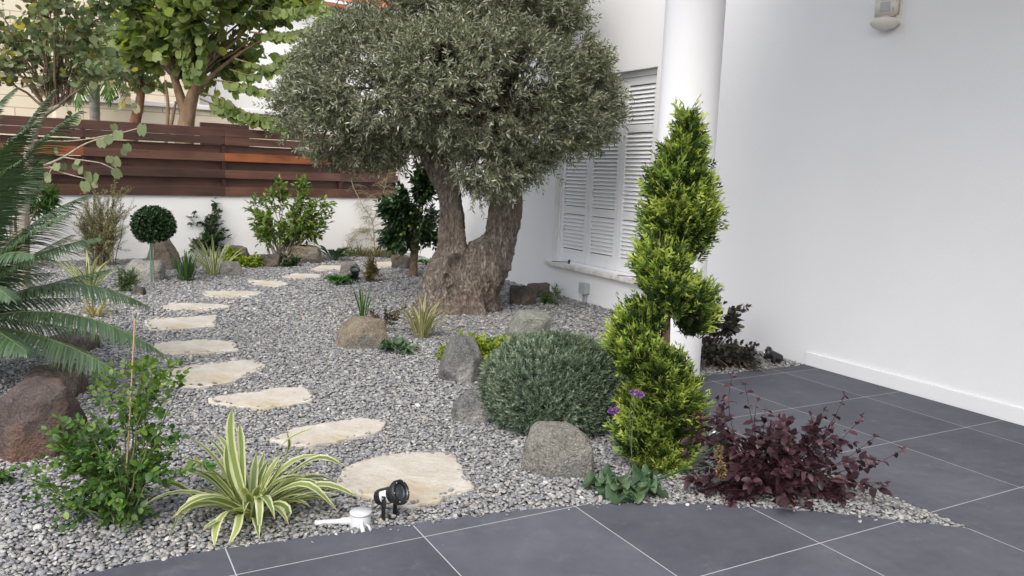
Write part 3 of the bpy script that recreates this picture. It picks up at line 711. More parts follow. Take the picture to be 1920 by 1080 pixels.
# ---------------------------------------------------------------- the old olive tree
BARK = mat('olive_bark', rough=.92, spec=.12); _n = N(BARK); _v = _n.co('Object', (1, 1, .34))
_a = _n.noise(_v, 22, 7, .65); _vo = _n.new('ShaderNodeTexVoronoi', feature='DISTANCE_TO_EDGE'); _vo.inputs['Scale'].default_value = 24
_wv = _n.new('ShaderNodeVectorMath', operation='ADD'); _nn = _n.new('ShaderNodeTexNoise'); _nn.inputs['Scale'].default_value = 9; _n.link(_v, _nn.inputs['Vector'])
_sc = _n.new('ShaderNodeVectorMath', operation='SCALE'); _sc.inputs['Scale'].default_value = .09; _n.link(_nn.outputs['Color'], _sc.inputs[0]); _n.link(_v, _wv.inputs[0]); _n.link(_sc.outputs[0], _wv.inputs[1]); _n.link(_wv.outputs[0], _vo.inputs['Vector'])
_e = _n.ramp(_n.noise(_n.co('Object', (1, 1, .30)), 60, 7, .62), [(.30, (0, 0, 0)), (.55, (1, 1, 1))])
_c = _n.ramp(_a, [(.3, (.13, .108, .09)), (.5, (.24, .205, .175)), (.7, (.40, .36, .315))]); _c = _n.mix(_e, (.105, .078, .06), _c)
_c = _n.mix(_n.ramp(_n.noise(_n.co('Object'), 2.2, 4), [(.45, (0, 0, 0)), (.7, (.6, .6, .6))]), _c, _n.mix(.5, _c, (.21, .13, .085))); _n.color(_c)
_b1 = _n.bump(_n.math('ADD', _e, _n.math('MULTIPLY', _a, 1.6)), .9, .022)

TY = TB[1]; olive = empty('olive_tree', (TB[0], TB[1]+.25, 0)); OB = np.array([TB[0], TB[1]+.25, 0])
tag(olive, 'huge gnarled old olive tree with twin trunks and clipped silvery crown', 'olive tree')
def opath(pp, dy=0.):   # (px, py, half width px[, depth shift])
    P = np.array([At(p[0], p[1], OB[1]+(p[3] if len(p) > 3 else 0)+dy) for p in pp]); return P-OB, np.array([pxr(p[2], OB[1]) for p in pp])
mb = MB()
def otube(pp, n=20, dy=0., cap=True):
    P, R = opath(pp, dy); t = np.linspace(0, 1, len(P)); tt = np.linspace(0, 1, len(P)*5)
    # smooth through the points
    def cr(X):
        X = np.asarray(X); i = np.clip((tt*(len(P)-1)).astype(int), 0, len(P)-2); u = (tt*(len(P)-1)-i); g = lambda k: X[np.clip(k, 0, len(P)-1)]
        u = u[:, None] if X.ndim == 2 else u
        return .5*(2*g(i)+(g(i+1)-g(i-1))*u+(2*g(i-1)-5*g(i)+4*g(i+1)-g(i+2))*u**2+(3*g(i)-g(i-1)-3*g(i+1)+g(i+2))*u**3)
    mb.tube(cr(P), cr(R), n, cap=cap)
otube([(832, 605, 60), (833, 565, 50), (842, 520, 44), (847, 470, 27), (845, 430, 22), (841, 380, 21), (834, 340, 24), (824, 305, 28), (814, 285, 26)])
otube([(872, 610, 56), (876, 575, 44, -.05), (893, 530, 46), (914, 490, 42), (930, 450, 29), (940, 410, 30), (946, 370, 31), (944, 330, 31), (946, 300, 26)])
otube([(800, 612, 34, .1), (806, 580, 28, .05), (822, 540, 24, .0), (838, 500, 20)])
otube([(852, 618, 36, -.18), (860, 585, 30, -.14), (868, 550, 24, -.12), (870, 515, 20, -.08)])
otube([(893, 612, 24, -.1), (890, 585, 22, -.1), (890, 560, 24, -.1), (897, 535, 25)])
otube([(920, 520, 20, 0), (934, 508, 20, 0), (946, 500, 13, -.02), (950, 506, 9, -.03)])
otube([(780, 608, 14, .15), (792, 590, 17, .1), (806, 570, 18, .05)])
otube([(914, 606, 9, .0), (903, 594, 12, .0), (896, 575, 14, 0)])
otube([(818, 300, 26), (795, 275, 18), (760, 255, 12, -.1), (700, 235, 7, -.2)])
otube([(822, 305, 28), (848, 255, 18, .1), (862, 190, 15, .15), (880, 100, 8, .2)])
otube([(815, 300, 24), (800, 240, 16, .2), (770, 160, 11, .3), (740, 80, 6, .4)])
otube([(835, 300, 18), (880, 262, 12, -.3), (930, 220, 7, -.6)])
otube([(945, 310, 28), (980, 260, 16, -.1), (1030, 210, 9, -.2)])
otube([(942, 310, 26), (940, 240, 17, .2), (960, 140, 10, .3), (985, 50, 6, .3)])
otube([(945, 315, 22), (990, 300, 12, -.2), (1050, 290, 7, -.2)])
tmp = mb.build('tmp', BARK)
rm = tmp.modifiers.new('r', 'REMESH'); rm.mode = 'VOXEL'; rm.voxel_size = .017
dg = bpy.context.evaluated_depsgraph_get(); me2 = bpy.data.meshes.new_from_object(tmp.evaluated_get(dg)); bpy.data.objects.remove(tmp)
n = len(me2.vertices); V = np.zeros(n*3); me2.vertices.foreach_get('co', V); V = V.reshape(-1, 3)
E_ = np.zeros(len(me2.edges)*2, int); me2.edges.foreach_get('vertices', E_); E_ = E_.reshape(-1, 2)
for _ in range(6):      # relax the welds
    S_ = np.zeros((n, 3)); c_ = np.zeros(n); np.add.at(S_, E_[:, 0], V[E_[:, 1]]); np.add.at(S_, E_[:, 1], V[E_[:, 0]]); np.add.at(c_, E_.ravel(), 1); V = V*.5+.5*S_/c_[:, None]
me2.vertices.foreach_set('co', V.ravel()); me2.update()
Nn = np.zeros(n*3); me2.vertices.foreach_get('normal', Nn); Nn = Nn.reshape(-1, 3)
ang_ = np.arctan2(V[:, 1], V[:, 0]); q = V.copy(); tw = .5*V[:, 2]; q[:, 0], q[:, 1] = V[:, 0]*np.cos(tw)-V[:, 1]*np.sin(tw), V[:, 0]*np.sin(tw)+V[:, 1]*np.cos(tw)
thick = np.clip((1.9-V[:, 2])/1.0, .15, 1)
d_ = -.026+.036*fbm(q*np.array([5, 5, 1.2]), 3)+.046*(1-2*np.abs(noise(q*np.array([6, 6, 1.0])+31)))+.014*(1-2*np.abs(noise(q*np.array([14, 14, 4])+5)))+.012*(1-2*np.abs(noise(q*np.array([30, 30, 14])+9)))+.013*fbm(q*np.array([45, 45, 26]), 2)
V = V+Nn*(d_*thick)[:, None]
V[:, :2] += nrm(V[:, :2]+1e-6)*(np.clip(.16-V[:, 2], 0, .2)*.36*(1+.9*np.sin(ang_*7+1)))[:, None]
for (kx, ky, rr, dd_) in ((854, 498, .10, .15), (838, 524, .05, .06), (924, 398, .05, .09), (905, 395, .04, .07)):   # hollow knots
    kp = At(kx, ky, OB[1]-.33)-OB; dl = (V-kp)*np.array([1, .45, .72]); r_ = np.linalg.norm(dl, axis=1); f_ = V[:, 1] < .1
    V[:, 1] += np.where(f_, dd_*1.6*np.exp(-(r_/rr)**2*1.6)-.03*np.exp(-((r_-rr*1.25)/(rr*.35))**2), 0)
me2.vertices.foreach_set('co', V.ravel()); me2.update(); me2.polygons.foreach_set('use_smooth', np.ones(len(me2.polygons), bool))
me2.materials.clear(); me2.materials.append(BARK); me2.name = 'trunk'; o = bpy.data.objects.new('trunk', me2); COL.objects.link(o); o.parent = olive

OLEAF = leafmat('olive_leaf', [(0, (.085, .10, .055)), (.35, (.20, .22, .14)), (.65, (.36, .385, .28)), (.85, (.60, .62, .51)), (1, (.38, .32, .19))], .2, .42, .45)
TWIG = barkmat('twig_bark', (.09, .065, .045), (.20, .16, .12), (40, 40, 40), .3)
crown = [(650, 165, 90, 82, .0), (598, 205, 66, 52, -.1), (668, 245, 95, 46, -.3), (728, 100, 90, 68, .2), (800, 40, 125, 72, .1), (930, 40, 140, 80, -.1), (1015, 20, 76, 58, .0), (850, -60, 230, 80, .2),
         (775, 168, 135, 88, -.5), (900, 165, 150, 100, -.6), (1030, 140, 92, 76, -.2), (1092, 200, 62, 62, .0), (1015, 238, 98, 44, -.4), (925, 312, 58, 40, -.70), (898, 332, 24, 22, -.75), (992, 296, 34, 22, -.5), (620, 265, 55, 30, -.1), (700, 160, 120, 110, -.3), (745, 272, 66, 20, .35)]
cenv = envpx(crown, OB[1], 1.0)
cenv = [(c, np.minimum(r, np.array([9, 1.25, 9]))) for c, r in cenv]
seed(77)
def inside(P, env, sc):
    m = np.zeros(len(P), bool)
    for c, r in env: m |= (((P-c)/(r*sc))**2).sum(1) < 1
    return m
def twigs(n, lo, ln, drop=None):
    P, D, C_ = samp(cenv, n*2, lo); k = ~inside(P, cenv, .72); P, D = P[k][:n], D[k][:n]; return P, D
ml, mt = MB(), MB()
CC = At(850, 150, OB[1])
def olive_twigs(n, lo, shell=True):
    P, D, C_ = samp(cenv, n*5, lo)
    if shell:
        k = ~inside(P, cenv, .80) & (noise(P*2.6+8)+.45*noise(P*6.) > -.18); P, D = P[k][:n], D[k][:n]
    else: P, D = P[:n], D[:n]
    m = len(P); P = P+D*(.05*noise(P*3.1)+.05*RNG.random(m)*(RNG.random(m) < .3))[:, None]; out = nrm(P-CC); T = nrm(D*.35+out*.45+UP*.28+rnd(m, .45)); low = (P[:, 2] < 2.15); T[low] = nrm(T[low]-UP*.45)
    ln = RNG.uniform(.12, .24, m); K = 9; bend = rnd(m, .22)
    clump = .5+.5*noise(P*1.7+3)
    for j in range(K):
        s = (j+.7)/K; q = P+T*(ln*s)[:, None]+bend*(ln*s*s)[:, None]; d = nrm(T+bend*2*s); side = nrm(np.cross(d, rnd(m)))
        for sg in (1, -1):
            Dl = d*.68+side*sg*.72+rnd(m, .12); s_ = RNG.uniform(.052, .080, m)*(1-.25*abs(s-.5)); tn = np.clip(RNG.normal(.36, .24, m)+.22*(clump-.5), 0, 1); 
            leaves(ml, q-OB, Dl, rnd(m)+UP*.5, s_, s_*.25, 'lance', tn, .05)
    a = P-T*.03; b = P+T*ln[:, None]+bend*ln[:, None]; w_ = nrm(np.cross(T, UP+rnd(m, .1)))*.0016
    V = np.stack([a-w_*1.6, a+w_*1.6, b+w_*.5, b-w_*.5], 1).reshape(-1, 3)-OB; mt.add(V, (np.arange(m)*4)[:, None]+np.arange(4)[None], .5)
olive_twigs(9000, .88); olive_twigs(2000, .3, False)
for _ in range(120):
    p, d, c = samp(cenv, 1, .7); p = p[0]; b = OB+np.array([RNG.choice([-.15, .45]), 0, 2.0+.5*RNG.random()]); mid = (p+b)/2+rnd(1, .12)[0]-UP*.05
    mt.tube(bez(b, mid, p, 8)-OB, np.linspace(.018, .004, 8), 5, cap=False)
mt.build('twigs', TWIG, olive); ml.build('crown', OLEAF, olive)

# ---------------------------------------------------------------- spiral cypress
CB = G(1236, 878); CB[1] += .05
cyp = empty('spiral_cypress', CB); tag(cyp, 'lime green golden cypress clipped as a tall spiral beside the column', 'cypress')
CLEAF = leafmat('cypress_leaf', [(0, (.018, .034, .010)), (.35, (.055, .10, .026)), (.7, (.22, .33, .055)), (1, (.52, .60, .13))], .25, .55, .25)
tr_ = [(1236, 882), (1240, 800), (1243, 720), (1247, 640), (1250, 575), (1258, 520), (1268, 450), (1276, 380), (1284, 300), (1290, 225)]
P = np.array([At(x, y, CB[1]) for x, y in tr_])-CB; mb = MB(); mb.tube(P, np.linspace(.038, .006, len(P)), 10)
mb.build('trunk', barkmat('cypress_bark', (.10, .06, .04), (.22, .145, .10)), cyp)
cb = [(1290, 258, 16, 46, 0), (1279, 305, 36, 42, 0), (1266, 360, 54, 52, -.02), (1292, 352, 34, 50, .0), (1294, 402, 50, 46, 0), (1255, 415, 44, 40, 0), (1286, 440, 46, 38, .06), (1245, 470, 42, 34, .08), (1238, 500, 48, 38, -.08), (1248, 530, 42, 30, -.14),
      (1290, 560, 42, 32, -.06), (1300, 592, 32, 30, .10), (1205, 600, 44, 34, .0), (1188, 632, 38, 34, -.06), (1198, 668, 48, 36, -.12), (1235, 700, 48, 38, -.15), (1262, 735, 48, 40, -.1), (1268, 775, 48, 40, .0), (1212, 768, 50, 46, .02), (1208, 815, 56, 44, -.02), (1260, 818, 48, 44, -.03), (1235, 855, 52, 26, -.02)]
cen = envpx(cb, CB[1], .95); seed(41); ml = MB(); mt = MB()
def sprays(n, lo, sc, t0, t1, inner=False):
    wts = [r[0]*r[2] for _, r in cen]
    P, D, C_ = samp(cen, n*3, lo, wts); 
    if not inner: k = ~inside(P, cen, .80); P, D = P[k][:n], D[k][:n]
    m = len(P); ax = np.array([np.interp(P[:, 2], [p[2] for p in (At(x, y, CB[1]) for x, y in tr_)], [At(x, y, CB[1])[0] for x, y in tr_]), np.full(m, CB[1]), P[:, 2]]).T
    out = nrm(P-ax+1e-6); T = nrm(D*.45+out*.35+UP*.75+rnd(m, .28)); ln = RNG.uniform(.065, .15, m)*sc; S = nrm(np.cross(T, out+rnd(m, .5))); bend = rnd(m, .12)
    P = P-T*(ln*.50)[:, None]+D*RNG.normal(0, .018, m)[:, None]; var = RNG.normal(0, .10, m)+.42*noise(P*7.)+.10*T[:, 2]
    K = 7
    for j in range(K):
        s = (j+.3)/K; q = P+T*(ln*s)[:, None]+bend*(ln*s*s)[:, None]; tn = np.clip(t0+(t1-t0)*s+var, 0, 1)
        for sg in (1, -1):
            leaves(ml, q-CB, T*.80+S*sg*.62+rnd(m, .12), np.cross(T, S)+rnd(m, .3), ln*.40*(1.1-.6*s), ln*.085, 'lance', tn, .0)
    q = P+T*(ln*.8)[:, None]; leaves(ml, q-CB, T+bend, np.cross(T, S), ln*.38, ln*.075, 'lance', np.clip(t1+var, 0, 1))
cen = [(c, r_*np.array([.84, .84, .90])) for c, r_ in cen]
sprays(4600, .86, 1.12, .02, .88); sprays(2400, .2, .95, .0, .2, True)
for k in range(110):     # loose pointed leaders on top and at the rims
    p, d, c = samp(cen, 1, .97); p = p[0]
    if k < 34: p = At(1288+RNG.normal(0, 13), 222+RNG.random()*60, CB[1])
    T = nrm(d[0]*.5+UP*.9+rnd(1, .12)[0]); ln = RNG.uniform(.07, .13) if k > 13 else RNG.uniform(.07, .12)
    for j in range(9):
        s = j/9.; q = p+T*ln*s; sd_ = nrm(np.cross(T, rnd(1)))
        leaves(ml, np.repeat(q[None], 2, 0)-CB, np.array([T*.9+sd_[0]*.5, T*.9-sd_[0]*.5]), rnd(2), .030*(1.15-.7*s), .006, 'lance', .45+.5*s)
ml.build('foliage', CLEAF, cyp); 

# ---------------------------------------------------------------- round silvery bush
BB = G(1035, 822); BB[1] += .33
bush = empty('round_bush', BB); tag(bush, 'large dense round grey green bush of needle leaves behind broad boulder', 'bush')
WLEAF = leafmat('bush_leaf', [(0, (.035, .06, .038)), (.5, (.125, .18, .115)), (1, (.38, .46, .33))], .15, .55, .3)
seed(51); Yb = BB[1]; ben = envpx([(1030, 722, 122, 96, 0), (1062, 728, 108, 98, 0), (975, 738, 74, 80, 0), (1108, 745, 70, 80, .05), (1040, 780, 118, 66, -.02)], Yb, .9); ml = MB(); mt = MB(); BC = At(1035, 760, Yb)
def tufts(n, lo, dark, inner=False):
    P, D, _ = samp(ben, n*3, lo); k = (P[:, 2] > .03); 
    if not inner: k &= ~inside(P, ben, .9)
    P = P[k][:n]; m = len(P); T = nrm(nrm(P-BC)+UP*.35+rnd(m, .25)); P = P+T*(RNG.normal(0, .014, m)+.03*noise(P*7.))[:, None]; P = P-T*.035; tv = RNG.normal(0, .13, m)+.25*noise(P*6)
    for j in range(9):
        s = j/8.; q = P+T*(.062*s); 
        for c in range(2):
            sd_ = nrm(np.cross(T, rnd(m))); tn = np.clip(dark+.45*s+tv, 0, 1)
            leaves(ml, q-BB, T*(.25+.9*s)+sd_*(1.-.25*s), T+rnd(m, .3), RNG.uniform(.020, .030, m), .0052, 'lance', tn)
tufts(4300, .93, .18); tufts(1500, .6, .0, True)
mb = MB()
for k in range(60):
    p, _, _ = samp(ben, 1, .6); mb.tube(bez(np.zeros(3), (p[0]-BB)*np.array([.5, .5, .5]), p[0]-BB, 6), np.linspace(.008, .003, 6), 5, cap=False)
mb.build('stems', TWIG, bush); ml.build('foliage', WLEAF, bush)
SHAPES['strip'] = ([(-.5, 0, 0), (.5, 0, 0), (.5, .33, .0), (-.5, .33, .0), (.42, .68, -.07), (-.42, .68, -.07), (0, 1, -.2)], [[0, 1, 2], [0, 2, 3], [3, 2, 4], [3, 4, 5], [5, 4, 6]])
STEMG = barkmat('green_stem', (.10, .13, .05), (.18, .20, .10), (30, 30, 30), .2)
STEMB = barkmat('brown_stem', (.11, .075, .05), (.24, .18, .13), (40, 40, 20), .3)
STEMP = barkmat('pale_stem', (.22, .18, .13), (.40, .34, .26), (30, 30, 14), .3)
STEMR = barkmat('purple_stem', (.05, .022, .028), (.11, .05, .055), (40, 40, 20), .2)
def frond(mr, ml, P, pairs, L, wd, t0=.12, V=.35, hang=.0, ang=58, r=.007, tint=.5, jit=.05):
    P = np.asarray(P); m = len(P); mr.tube(P, np.linspace(r, r*.25, m), 6); n = pairs
    s = np.linspace(t0, .995, n); f = s*(m-1); i = np.minimum(f.astype(int), m-2); q = P[i]+(P[i+1]-P[i])*(f-i)[:, None]; T = nrm(np.gradient(P, axis=0))[i]
    S = nrm(np.cross(T, UP)); U = np.cross(S, T); a = rad(ang)*(1-.45*s**2); ln = L*np.minimum(1, .35+2.6*(s-t0+.02))*np.clip((1.04-s)*3.2, .25, 1)
    for sg in (1, -1):
        D = T*np.cos(a)[:, None]+(S*sg*math.cos(V)+U*math.sin(V))*np.sin(a)[:, None]-UP*hang+rnd(n, jit)
        leaves(ml, q, D, U+rnd(n, .15), ln*RNG.uniform(.92, 1.06, n), wd, 'strip', np.clip(tint+RNG.normal(0, .12, n), 0, 1), .10)

# ---- cycad
CYL = leafmat('cycad_leaf', [(0, (.038, .072, .034)), (.5, (.082, .14, .066)), (.85, (.15, .225, .12)), (1, (.24, .19, .11))], .15, .38, .45)
cb0 = G(-85, 716); YC = cb0[1]; cy = empty('cycad', cb0); tag(cy, 'large cycad palm with long arching dark green fronds at the left edge', 'cycad palm')
seed(61); C0 = At(-75, 602, YC)
mb = MB(); mb.lathe([(.02, -.05), (.13, -.05), (.15, .05), (.15, C0[2]-.12), (.12, C0[2]-.04), (.05, C0[2]+.02), (.0, C0[2]+.03)], 18)
for k in range(150):
    a = k*2.4; z = .0+k/150*(C0[2]-.06); h = np.array([math.cos(a), math.sin(a), 0]); leaves(mb, np.array([h*.14+UP*z]), np.array([h*.4+UP]), np.array([h]), .07, .035, 'oval', .5)
mb.build('trunk', barkmat('cycad_bark', (.06, .045, .03), (.17, .12, .08)), cy)
FR = [((-40, 330), (100, 170), .1, .2, .40), ((-10, 300), (150, 208), -.1, -.1, .5), ((-110, 260), (30, 165), .3, .5, .5), ((0, 420), (166, 366), .0, .1, .5), ((10, 470), (188, 446), -.25, -.25, .5), ((110, 478), (277, 574), -.1, -.1, .45),
      ((135, 542), (304, 662), -.3, -.35, .42), ((95, 612), (226, 702), -.5, -.65, .5), ((0, 500), (135, 440), .5, .7, .93), ((20, 545), (205, 505), .35, .5, .55), ((-20, 380), (80, 300), .5, .9, .6), ((-20, 600), (50, 660), -.8, -1.0, .5), ((30, 560), (120, 600), .4, .8, .5), ((-30,460),(60,420),.7,1.1,.95),((-120, 380), (-60, 180), .0, .1, .5), ((-60, 400), (75, 352), .3, .4, .6), ((-30, 440), (65, 480), -.6, -.8, .5), ((-40, 510), (105, 512), .2, .3, .7), ((-20, 555), (150, 560), .3, .4, .5), ((-100, 330), (-5, 205), .2, .2, .4), ((-60, 300), (62, 232), -.2, -.2, .45), ((20, 590), (165, 622), .2, .3, .5), ((-50, 350), (40, 300), -.3, -.4, .5), ((-60,480),(20,560),-.9,-1.2,.5), ((10, 440), (130, 400), -.3, -.4, .5)]
ext = []
for k in range(12):
    a = rad(115+k*17); h = np.array([math.cos(a), math.sin(a), 0]); ext.append((C0+h*.45+UP*(.55-.03*k), C0+h*(1.15)+UP*RNG.uniform(-.1, .6)))
for k, fr in enumerate(FR+ext):
    if len(fr) == 5: (cx_, cy_), (tx, ty), d1, d2, tn = fr; c = At(cx_, cy_, YC+d1); t = At(tx, ty, YC+d2)
    else: c, t = fr; tn = .5
    P = bez(C0+rnd(1, .02)[0], c, t, 24)-cb0; mr, ml = MB(), MB(); ln = np.linalg.norm(np.diff(P, axis=0), axis=1).sum(); frond(mr, ml, P, int(ln/.0140), .20, .0105, tint=tn, hang=.42, V=.25, ang=62, jit=.04)
    ml.n = ml.n; o = mr.build('frond', STEMG, cy); ml.build('leaflets', CYL, o)

# ---- leaf materials
LM = {
 'bright': leafmat('leaf_bright', [(0, (.030, .075, .012)), (.5, (.075, .155, .025)), (1, (.20, .29, .05))], .35, .45, .4),
 'mid': leafmat('leaf_mid', [(0, (.025, .07, .015)), (.5, (.07, .155, .032)), (1, (.20, .32, .055))], .3, .42, .45),
 'dark': leafmat('leaf_dark', [(0, (.014, .036, .012)), (.6, (.034, .078, .026)), (1, (.09, .16, .05))], .18, .35, .5),
 'lime': leafmat('leaf_lime', [(0, (.09, .17, .015)), (.5, (.24, .34, .03)), (1, (.50, .48, .05))], .35, .5, .3),
 'limeshrub': leafmat('leaf_limeshrub', [(0, (.05, .11, .02)), (.5, (.13, .22, .04)), (1, (.34, .42, .09))], .35, .42, .4),
 'olive': leafmat('leaf_olive', [(0, (.15, .16, .07)), (.5, (.30, .29, .14)), (1, (.52, .48, .28))], .2, .6, .2),
 'dusty': leafmat('leaf_dusty', [(0, (.09, .13, .06)), (.5, (.19, .24, .13)), (.8, (.30, .33, .19)), (.93, (.42, .36, .25)), (1, (.55, .46, .06))], .35, .6, .2),
 'bauh': leafmat('leaf_bauhinia', [(0, (.07, .11, .03)), (.45, (.17, .235, .07)), (.8, (.31, .37, .12)), (.96, (.42, .44, .10)), (1, (.55, .30, .04))], .5, .5, .35),
 'purple': leafmat('leaf_purple', [(0, (.020, .010, .014)), (.5, (.052, .023, .032)), (1, (.115, .05, .065))], .22, .45, .4),
 'brown': leafmat('leaf_brown', [(0, (.035, .024, .018)), (.5, (.07, .055, .035)), (1, (.13, .13, .07))], .15, .55, .3),
 'darkmix': leafmat('leaf_darkmix', [(0, (.018, .018, .014)), (.5, (.045, .042, .032)), (1, (.10, .085, .065))], .15, .45, .4),
 'glauc': leafmat('leaf_glaucous', [(0, (.035, .075, .038)), (.5, (.07, .13, .065)), (1, (.15, .22, .12))], .25, .42, .4),
 'rosette': leafmat('leaf_rosette', [(0, (.025, .085, .022)), (.5, (.06, .16, .045)), (1, (.16, .29, .09))], .3, .38, .45),
 'wisp': leafmat('leaf_wisp', [(0, (.13, .13, .05)), (.5, (.24, .22, .11)), (1, (.36, .32, .20))], .2, .7, .1),
 'grass': leafmat('leaf_grass', [(0, (.02, .07, .015)), (.5, (.05, .13, .03)), (1, (.13, .22, .05))], .3, .45, .35),
 'tawny': leafmat('leaf_tawny', [(0, (.08, .075, .025)), (.5, (.16, .14, .05)), (1, (.30, .25, .11))], .2, .6, .2),
 'strap': leafmat('leaf_strap', [(0, (.10, .16, .045)), (.5, (.17, .24, .075)), (1, (.30, .36, .12))], .3, .42, .35, uvstripe=(.25, (.58, .58, .36), (.34, .24, .12))),
 'strap2': leafmat('leaf_strap_dry', [(0, (.10, .14, .05)), (.6, (.22, .24, .10)), (1, (.30, .20, .09))], .3, .5, .3, uvstripe=(.22, (.50, .45, .26), (.30, .15, .07))),
}
# ---- foreground staked shrub
B = G(232, 982); Yc = B[1]
fs = plant('staked_shrub', 'airy bright green small leaved shrub tied to a bamboo stake in the foreground', 'shrub', B,
      envpx([(240, 850, 70, 75), (250, 740, 65, 50), (150, 850, 45, 40), (305, 712, 40, 25), (232, 935, 60, 35), (110, 905, 45, 18), (330, 800, 28, 60), (235, 690, 25, 25), (70, 900, 40, 25), (345, 715, 20, 20), (345, 880, 20, 40), (170, 800, 30, 30)], Yc, .9), STEMG, LM['mid'],
      nst=40, ntw=240, twl=(.05, .16), L=.032, Wd=.022, shape='oval', gap=.020, r0=.006, r1=.0014, rt=.0009, upb=.35, tmin=.15, lo=.45, sd=201, trange=(.05, 1.), stiff=.45, droop=.12)
seed(202); ml = MB(); q, d, _ = samp(envpx([(250, 725, 75, 50), (300, 700, 55, 30), (120, 870, 50, 25)], Yc), 420, .6); leaves(ml, q-B, d*.4+UP*.5+rnd(420, .4), UP+rnd(420, .5), .028, .019, 'oval', RNG.uniform(.4, 1, 420), .1)
ml.build('young_leaves', LM['bright'], fs)
mb = MB(); a = At(231, 965, Yc)-B; b = At(253, 598, Yc)-B; mb.tube([a, a*.5+b*.5+np.array([.004, 0, 0]), b], [.0045, .0042, .004], 8); 
st = mb.build('bamboo_stake', mat('bamboo', (.40, .29, .17), .5, .3)); st.location = B; tag(st, 'thin bamboo stake standing inside the bright green foreground shrub', 'stake')
mb = MB(); c = At(231, 942, Yc-.05)-B; mb.box(c[0]-.016, c[0]+.016, c[1]-.002, c[1]+.002, c[2]-.006, c[2]+.006, .001); mb.build('plant_tag', mat('green_tag', (.02, .22, .12), .5), fs, False)
B = G(0, 905); plant('seedling', 'tiny leafy seedling cut off by the left edge near the reddish boulder', 'plant', B, envpx([(-5, 885, 16, 14)], B[1]), STEMG, LM['mid'], nst=4, ntw=10, twl=(.02, .05), L=.035, Wd=.025, gap=.02, r0=.002, r1=.001, rt=.0007, sd=203)
# ---- foreground strap plant
def strap(name, label, px, py, n, L, Wd, m, sd, group=None, **kw):
    seed(sd); B = G(px, py); t = empty(name, B); tag(t, label, 'plant', group); mb = MB(); blades(mb, B, n, L, Wd, **kw)
    mb.build('foliage', LM[m], t); return t
t = strap('strap_leaf_plant', 'big arching cream edged green strap leaf plant beside the patio in the foreground', 470, 968, 58, (.28, .50), .036, 'strap', 301, spread=.06, lean=(12, 62), droop=1.4, fold=.18)
seed(302); B = G(470, 968); mb = MB(); Yk = B[1]
for (c1, c2, tp, w_, dy) in (((432, 870), (430, 800), (436, 765), .026, .0), ((455, 880), (452, 820), (449, 792), .022, .03), ((420, 900), (425, 860), (424, 830), .02, -.02), ((380, 905), (345, 945), (312, 1020), .024, -.19), ((425, 930), (404, 985), (402, 1026), .026, -.19), ((440, 950), (450, 985), (428, 1022), .026, -.19), ((400, 925), (360, 950), (330, 985), .024, -.1),
   ((540, 880), (600, 850), (650, 876), .024, .05), ((560, 900), (620, 905), (678, 935), .024, .02), ((500, 860), (540, 820), (592, 800), .02, .15), ((480, 900), (488, 940), (486, 1005), .024, -.2), ((520, 920), (548, 960), (515, 1005), .024, -.16), ((520, 910), (580, 900), (636, 962), .026, -.08), ((530, 870), (545, 840), (538, 808), .018, .15), ((400, 880), (370, 868), (365, 855), .018, .1), ((360, 935), (330, 905), (305, 908), .02, -.02)):
    dy = min(dy, G(*tp)[1]-.015-Yk) if tp[1] > 900 else dy
    P = np.concatenate([bez(B+np.array([RNG.normal(0, .015), 0, 0]), At(*c1, Yk+dy*.4), At(*c2, Yk+dy*.8), 8)[:-1], bez(At(*c2, Yk+dy*.8), At((c2[0]*.5+tp[0]*.5), (c2[1]*.5+tp[1]*.5), Yk+dy*.9), At(*tp, Yk+dy), 5)])
    for _ in range(3): P[1:-1] = (P[:-2]+2*P[1:-1]+P[2:])/4
    P[:, 2] = np.maximum(P[:, 2], .006); ribbon(mb, P-B, w_*1.55, np.array([1, .2, .3]) if abs(P[-1][0]-P[0][0]) < .12 else np.array([.2, 1, .35]), .2, RNG.uniform(0, 1))
mb.build('foliage', LM['strap'], t)

